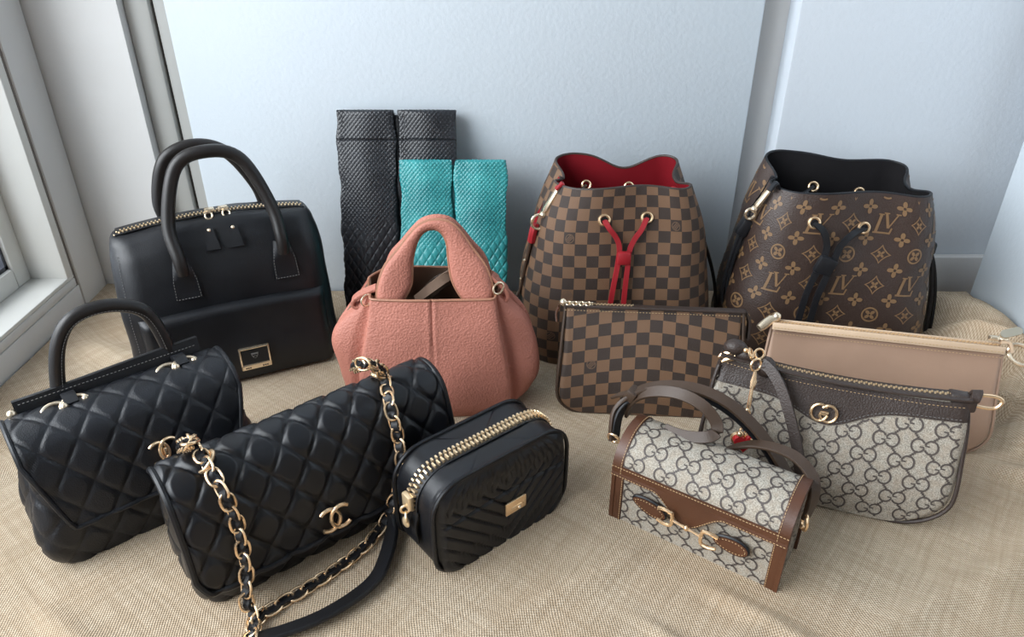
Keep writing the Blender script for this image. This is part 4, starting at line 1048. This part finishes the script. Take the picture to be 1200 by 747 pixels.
# ================================================================== grey monogram shoulder bag
b = Bag('shoulder_bag', (.1940, .6020), -20.4, .2415, .040, 13, 'grey monogram canvas shoulder bag with dark brown yoke and gold letter emblem', 'handbag', 'grey monogram canvas handbags'); R = b.root
H = .138; a = .1205; sag = .008
rows = zrows(70, H, [(0, a-.006, .015, .010), (.2, a, .022, .014), (.6, a-.001, .018, .012), (.85, a-.004, .012, .008), (1, a-.008, .007, .005)], .040)
P = loft(rows, 150, 8, 12); tz = P[..., 2]/H; P[..., 2] -= sag*tz**2*(1-(P[..., 0]/a)**2)
gs = Surf(P, lambda U, V, P: .0022*np.sin(P[..., 0]*34+1.2)*np.sin(P[..., 2]*30+P[..., 0]*9)+.004*np.exp(-((P[..., 0]+a*.9)/.02)**2)*np.sin(P[..., 2]*90))
gs.obj('body', m_gg, R, caps=(1, 1), sharp=70)
def gmap(u, v, off=.0005):
    h_, n_, i_, t_ = gs.bvh().ray_cast(Vector((u, -.2, v)), Vector((0, 1, 0)))
    if h_ is None: return Vector((u, -.006, v))
    n_ = n_ if n_.y < 0 else -n_; return h_+n_*off
def inpouch(u, v):
    if v < .002: return False
    aa = float(np.interp(v, [r[0] for r in rows], [r[1] for r in rows])); return abs(u) < aa-.005
yk = lambda u: H-.023-.020*math.exp(-((u+.005)/.036)**2)+.004*(u/a) - sag*(1-(u/a)**2)*.6
ytop = lambda u: H-.0010-sag*(1-(u/a)**2)
gg_pattern(-a, a, 0, H, .0340, .038, .0175, .0).build('monogram_print', m_gg_print, R, gmap, lambda u, v: inpouch(u, v) and v < yk(u))
g = []; us = np.linspace(-a+.0065, a-.0065, 70)
for k in np.linspace(0, 1, 14): g.append([tuple(gmap(u, yk(u)*(1-k)+ytop(u)*k, .0016)) for u in us])
yo = Surf(np.array(g)); yo.obj('yoke', m_dark_brown, R, thick=.0015)
stitches('stitching', [gmap(u, yk(u)+.0025, .0022) for u in us[::2]], m_stitch_grey, R, .0018, .0018, .0003)
stitches('stitching', [gmap(u, ytop(u)-.004, .0022) for u in us[::2]], m_stitch_tan, R, .0018, .0018, .0003)
MB().tube(even(pouch_outline([(r[0], r[1], r[2]) for r in rows if r[0] < H*.93], lambda r: -r[2]*.72, .0), .003), .0021, 7).build('front_piping', m_dark_brown, R)
MB().tube(even(pouch_outline([(r[0], r[1], r[2]) for r in rows if r[0] < H*.93], lambda r: r[2]*.72, .0), .003), .0021, 7).build('back_piping', m_dark_brown, R)
MB().ribbon([(u, -.002, ytop(u)+.0042) for u in np.linspace(-a+.006, a-.006, 30)], (0, 1, 0), .0245, .003).build('zip_tape', m_dark_brown, R)
teeth('zip', [(u, -.003, ytop(u)+.0066) for u in np.linspace(-a+.035, a-.014, 30)], (0, 0, 1), m_teeth, R, .0050, .0022, .0018)
# gold letter emblem
ctr = b.hit(yo, 965, 484, .0025)
def arc3(cx, cz, r, a0, a1, ry=None): return [ctr+Vector((p[0], 0, p[1])) for p in arc2(cx, cz, r, a0, a1, 24, ry)]
mb = MB()
mb.tube(arc3(-.0042, 0, .0078, 40, 350, .0088), .00155, 8, up=(0, 1, 0)); mb.tube([ctr+Vector((.0034, 0, -.001)), ctr+Vector((-.0040, 0, -.001))], .0015, 8)
mb.tube(arc3(.0042, 0, .0078, 140, -170, .0088), .00155, 8, up=(0, 1, 0)); mb.tube([ctr+Vector((-.0034, -.001, .001)), ctr+Vector((.0042, -.001, .001))], .0015, 8)
mb.build('letter_emblem', m_gold, R)
# ring tabs and strap
MB().box((a-.024, -.010, H-.011), (a+.000, .008, H+.005), .003).build('end_tab', m_dark_brown, R)
p0 = Vector((a+.006, -.006, H+.002)); MB().tube(spline([p0+Vector((-.012, 0, -.003)), p0+Vector((-.010, 0, .004)), p0+Vector((.006, 0, .0065)), p0+Vector((.013, 0, .003)), p0+Vector((.008, 0, -.005)), p0+Vector((-.006, 0, -.006))], 6, True), .0017, 8, closed=True).build('end_ring', m_gold, R)
MB().ribbon(spline([p0+Vector((-.012, .004, -.006)), p0+Vector((-.010, -.004, .001)), p0+Vector((-.008, .002, .008)), p0+Vector((-.010, .008, .0)), p0+Vector((-.012, .004, -.006))], 5), (1, 0, .2), .009, .003).build('ring_tab', m_dark_brown, R)
# crumpled left end: knot, gold tips and the dark strap hanging from it
kp = b.plane(862, 407, -.004)
MB().ball(tuple(kp), .0100, 14, (1.2, .9, .85)).ball(tuple(kp+Vector((.012, 0, -.006))), .009, 14, (1.3, .8, .8)).build('strap_knot', m_dark_brown, R)
for dx, dz in ((0, 0), (.004, -.005)):
    q = b.plane(846, 416, -.006)+Vector((dx, 0, dz)); MB().tube([q+Vector((-.003, 0, -.003)), q, q+Vector((.010, 0, .005))], [.0012, .0028, .0036], 8).build('strap_tip', m_gold, R)
kp2 = b.plane(897, 430, -.012); MB().ball(tuple(kp2), .0105, 14, (1, .8, 1.05)).build('strap_knot', m_dark_brown, R)
stp = [b.plane(x, y, yl) for x, y, yl in ((893, 425, -.016), (903, 434, -.020), (914, 452, -.026), (923, 478, -.032), (930, 505, -.036), (935, 530, -.040), (938, 556, -.044))]
MB().ribbon(spline(stp, 7), (1, -.3, .0), .011, .0038).build('shoulder_strap', m_dark_brown, R)
ch = bpy.data.objects.new('heart_charm', None); COL.objects.link(ch); ch.empty_display_size = .02
tag(ch, 'red heart charm on a gold chain hanging from the grey shoulder bag', 'bag charm')
hw = b.M @ b.plane(872, 516, -.046); ch.location = hw
def cw(x, y, yl): return (b.M @ b.plane(x, y, yl))-hw
mb = MB().torus(cw(886, 428, -.022), (.4, -1, .2), .0062, .0013).torus(cw(880, 415, -.016), (1, -.4, .5), .0055, .0013).torus(cw(890, 415, -.016), (.2, -1, .5), .0050, .0012).ball(tuple(cw(874, 411, -.014)), .0028)
mb.build('clasp_ring', m_gold, ch)
mb = MB().tube([cw(885, 436, -.026), cw(883, 448, -.030), cw(881, 456, -.032)], [.0014, .0032, .0022], 8).tube([cw(881, 456, -.032), cw(877, 478, -.036)], [.0018, .0022], 8).ball(tuple(cw(876, 481, -.037)), .0028); mb.build('swivel_bar', m_gold, ch)
mb = MB(); 
for i in range(5):
    t = i/4; p = cw(876+(870-876)*t, 484+(505-484)*t, -.038-.004*t); mb.torus(p, (1, .2, .3) if i % 2 else (0, -1, .3), .0028, .0008, 14, 6)
mb.build('charm_chain', m_gold, ch)
hp = []
for i in range(36):
    t = 2*pi*i/36; hp.append((.0007*16*sin(t)**3, .0007*(13*cos(t)-5*cos(2*t)-2*cos(3*t)-cos(4*t))-.002))
for y0, sc, m_, nm in ((-.0035, 1.0, m_red_enamel, 'heart'), (.0005, 1.16, m_gold, 'heart_back')):
    MB().plate([(p[0]*sc, p[1]*sc) for p in hp], y0, y0+.004).build(nm, m_, ch)
MB().ball((-.006, -.002, .0095), .0034, 10).ball((.003, -.002, .0105), .0030, 10).ball((.010, -.002, .003), .0048, 10, (1.4, .7, .6)).build('charm_beads', m_gold, ch)

# ================================================================== small bar-clasp bag
A = gp(716, 604); b = Bag('mini_flap_bag', (A.x, A.y), -34.5, .167, .062, 0, 'small grey monogram box bag with brown leather trim and gold bar clasp', 'handbag', 'grey monogram canvas handbags'); R = b.root
a, d, zf = .0835, .031, .062
lidp = [(-d-.0005, zf), (-d+.0000, .071), (-d+.0045, .0815), (-d+.013, .0895), (-.008, .0945), (.006, .0955), (.018, .0930), (.027, .0865), (d, .078)]
body = [(-d, 0), (-d, zf)]+lidp[1:]+[(d, 0)]
MX = Matrix(((0, 1, 0, 0), (1, 0, 0, 0), (0, 0, 1, 0), (0, 0, 0, 1)))
sm = spline([(p[0], p[1], 0) for p in lidp], 6); bpoly = [(-d, 0), (-d, zf-.002)]+[(p.x, p.y-.0005) for p in sm]+[(d, 0)]
bd = MB().plate(bpoly, -a+.001, a-.001, MX).build('body', m_gg, R, sharp=35)
# front canvas print
gg_pattern(-a, a, 0, zf, .0325, .036, .0166, 0, (.004, .006)).build('front_print', m_gg_print, R, lambda u, v: Vector((u, -d-.0005, v)), lambda u, v: abs(u) < a-.002 and .001 < v < zf)
for sg in (-1, 1):
    gg_pattern(-d, d, 0, .09, .0325, .036, .0166, 0).build('side_print', m_gg_print, R, lambda u, v: Vector((sg*(a-.0004), u*sg, v)), lambda u, v: abs(u) < d-.004 and .003 < v < .070)
# vertical corner strips and end panel edging
for sg in (-1, 1):
    x0, x1 = (a-.0105, a+.0008) if sg > 0 else (-a-.0008, -a+.0105)
    MB().box((x0, -d-.0016, 0), (x1, -d+.003, zf-.001), .0012).build('corner_trim', m_brown_trim, R)
    MB().box((x0+sg*.0085 if sg > 0 else x0, -d-.0010, 0), (x1 if sg > 0 else x1-.0085, -d+.0075, zf), .0010).build('corner_trim', m_brown_trim, R)
    e = [Vector((sg*a, p[0], p[1])) for p in [(-d, .001)]+[(q.x, q.y) for q in sm]+[(d, .001)]]
    MB().ribbon(even(e, .003), (1, 0, 0), .004, .0045).build('end_edging', m_brown_trim, R)
    stitches('stitching', [Vector((sg*(a-.0092), -d-.0018, z)) for z in np.linspace(.002, zf-.004, 6)], m_stitch_tan, R, .0018, .0014, .00032)
# lid: canvas sheet with leather bands
lp = even([Vector((p.x, p.y, 0)) for p in sm], .0016); L = len(lp)
def lidgrid(x0, x1, i0, i1, off, nu=60, lowfn=None):
    P0 = np.array([(p.x, p.y) for p in lp]); T = np.gradient(P0, axis=0); T /= np.linalg.norm(T, axis=1, keepdims=True); N = np.column_stack([-T[:, 1], T[:, 0]])
    Q = P0+N*off; 
    rows_ = [[(x, Q[i, 0], Q[i, 1]) for x in np.linspace(x0, x1, nu)] for i in range(i0, i1)]
    return Surf(np.array(rows_))
lid = lidgrid(-a-.001, a+.001, 0, L, .0022); lid.obj('lid', m_gg, R, thick=.002)
lm = lid.uvat(L//2)
vt = float(lid.V[-1, 30])
gg_pattern(-a, a, 0, vt, .0325, .037, .0166, 0, (0, .004)).build('lid_print', m_gg_print, R, lambda u, v: lm(u, v, .0004), lambda u, v: abs(u) < a-.007 and .002 < v < vt-.001)
for x0, x1 in ((-a-.0015, -a+.0090), (a-.0090, a+.0015)):
    lidgrid(x0, x1, 0, L, .0034, 6).obj('lid_band', m_brown_trim, R, thick=.0020)
    xi = x1-.0012 if x0 < 0 else x0+.0012; s_ = lidgrid(xi, xi+.0001, 0, L, .0038, 2); stitches('stitching', [Vector(p) for p in s_.P[:, 0]], m_stitch_tan, R, .0018, .0014, .00032)
# front band with a tongue dropping over the front
def low(x):
    t = max(0, 1-abs((x+.006)/.036)); t = t*t*(3-2*t); return zf-.004-.026*t
g = []; xs = np.linspace(-a-.0015, a+.0015, 110)
fbz = [(lidgrid(0, .001, i, i+2, .0036, 2).P[0, 0]) for i in range(0, 6)]
for k in np.linspace(0, 1, 16): g.append([(x, -d-.0052+.0012*k, low(x)*(1-k)+(zf+.0005)*k) for x in xs])
for q in fbz[1:]: g.append([(x, q[1], q[2]) for x in xs])
tg = Surf(np.array(g)); tg.obj('front_band', m_brown_trim, R, thick=.0022, sharp=60)
stitches('stitching', [Vector((x, -d-.0056, low(x)+.0016)) for x in xs], m_stitch_tan, R, .0018, .0014, .00032)
stitches('stitching', [Vector((x, fbz[4][1]-.0005, fbz[4][2]+.0003)) for x in xs], m_stitch_tan, R, .0018, .0014, .00032)
# end tabs and the bar clasp
def oval(p, q, wd, name):
    P_, Q_ = b.plane(*p, -d-.005), b.plane(*q, -d-.005); dv = (Q_-P_); Ln = dv.length; ex = dv.normalized(); ez = Vector((0, -1, 0)).cross(ex)
    pts = []
    for i in range(28):
        t = 2*pi*i/28; x = Ln/2+cos(t)*Ln/2*1.05; yy = sin(t)*wd*(1.0+.18*cos(t)); pts.append((x, yy))
    M = Matrix((ex, Vector((0, 1, 0)), -ez if ez.z < 0 else ez)).transposed().to_4x4(); M = Matrix.Translation(P_) @ M
    o = MB().plate(pts, -.0024, .0024, M).build(name, m_brown_trim, R, 30)
    ring = [M @ Vector((Ln/2+(p_[0]-Ln/2)*.86, -.0026, p_[1]*.78)) for p_ in pts]; stitches('stitching', ring+[ring[0]], m_stitch_tan, o, .0016, .0014, .0003)
    ring2 = [M @ Vector((Ln/2+(p_[0]-Ln/2)*1.0, -.0004, p_[1]*1.0)) for p_ in pts]; MB().tube(ring2, .0017, 6, closed=True).build('painted_edge', m_black_strap, o)
oval((744, 583), (779, 606), .0078, 'clasp_tab'); oval((838, 630), (876, 648), .0078, 'clasp_tab')
yb = -d-.0105
c1, c2 = b.plane(780, 606, yb), b.plane(829, 633, yb)
mb = MB()
for c_, sg in ((c1, 1), (c2, -1)):
    pts = [c_+Vector((sg*x, 0, z)) for x, z in ((.0055, .0075), (.0065, 0), (.0055, -.0075), (-.001, -.0090), (-.0065, -.0075), (-.0085, -.0068))]
    mb.tube(spline(pts, 5), .0018, 8); mb.tube(spline([c_+Vector((sg*.0055, 0, .0075)), c_+Vector((-sg*.001, -.0005, .0088)), c_+Vector((-sg*.0085, .001, .0064))], 5), .0018, 8)
mb.tube([c1+Vector((.005, 0, 0)), c1.lerp(c2, .35), c1.lerp(c2, .47)], [.0017, .0012, .0020], 8); mb.tube([c1.lerp(c2, .53), c1.lerp(c2, .65), c2-Vector((.005, 0, 0))], [.0020, .0012, .0017], 8)
mb.ball(tuple(c1.lerp(c2, .5)), .0030); mb.build('bar_clasp', m_gold, R)
# strap: rings at both ends, the long double strap and its tail loop
def strap(name, pts, mat, wd, wdir, th=.0032):
    p = spline([b.plane(x, y, yl) for x, y, yl in pts], 8); return MB().ribbon(p, wdir, wd, th).build(name, mat, R)
s1 = strap('shoulder_strap', [(719, 516, .004), (720, 494, .010), (725, 477, .018), (737, 464, .026), (757, 455, .032), (786, 452, .038), (820, 457, .044), (852, 472, .048), (880, 496, .050), (903, 524, .050), (920, 552, .050), (928, 572, .050)], m_brown_strap, .0115, (.25, .95, .35), .0042)
strap('strap_underside', [(721, 512, .006), (724, 492, .012), (731, 477, .020), (742, 467, .028), (760, 460, .034), (787, 457, .040), (820, 463, .046), (850, 478, .050), (877, 501, .052), (899, 528, .052), (915, 555, .052)], m_black_strap, .0105, (.25, .95, .35), .0030)
k_ = b.plane(741, 462, .028); MB().box((-.0055, -.0075, -.007), (.0055, .0075, .007), .002, Matrix.Translation(k_) @ Matrix.Rotation(radians(25), 4, 'Y')).build('strap_keeper', m_brown_strap, R)
q = b.plane(716, 467, .024); MB().ribbon([q, q.lerp(b.plane(735, 459, .026), .5), b.plane(737, 461, .027)], (0, 1, .2), [.001, .006, .009], .0025).build('strap_tip', m_brown_strap, R)
strap('strap_tail', [(736, 486, .030), (739, 474, .028), (751, 463, .026), (774, 459, .026), (800, 463, .026), (824, 476, .026), (839, 495, .024), (839, 508, .018), (826, 513, .012), (806, 512, .010), (790, 508, .010), (779, 503, .012)], m_brown_strap, .0115, (.1, .75, .75))
strap('shoulder_strap', [(944, 607, .012), (952, 590, .014), (955, 570, .020), (948, 552, .028), (931, 535, .034), (908, 525, .038), (884, 521, .040), (862, 524, .040), (843, 531, .038)], m_brown_strap, .0115, (.4, .9, .2))
MB().torus(b.plane(719, 514, .0), (0, 1, .3), .006, .0014).build('strap_ring', m_gold, R)
MB().torus(b.plane(943, 612, .008), (1, .6, 0), .0060, .0016, sx=1.4, xdir=(0, 0, 1)).ball(tuple(b.plane(940, 618, .008)), .0024).build('strap_ring', m_gold, R)
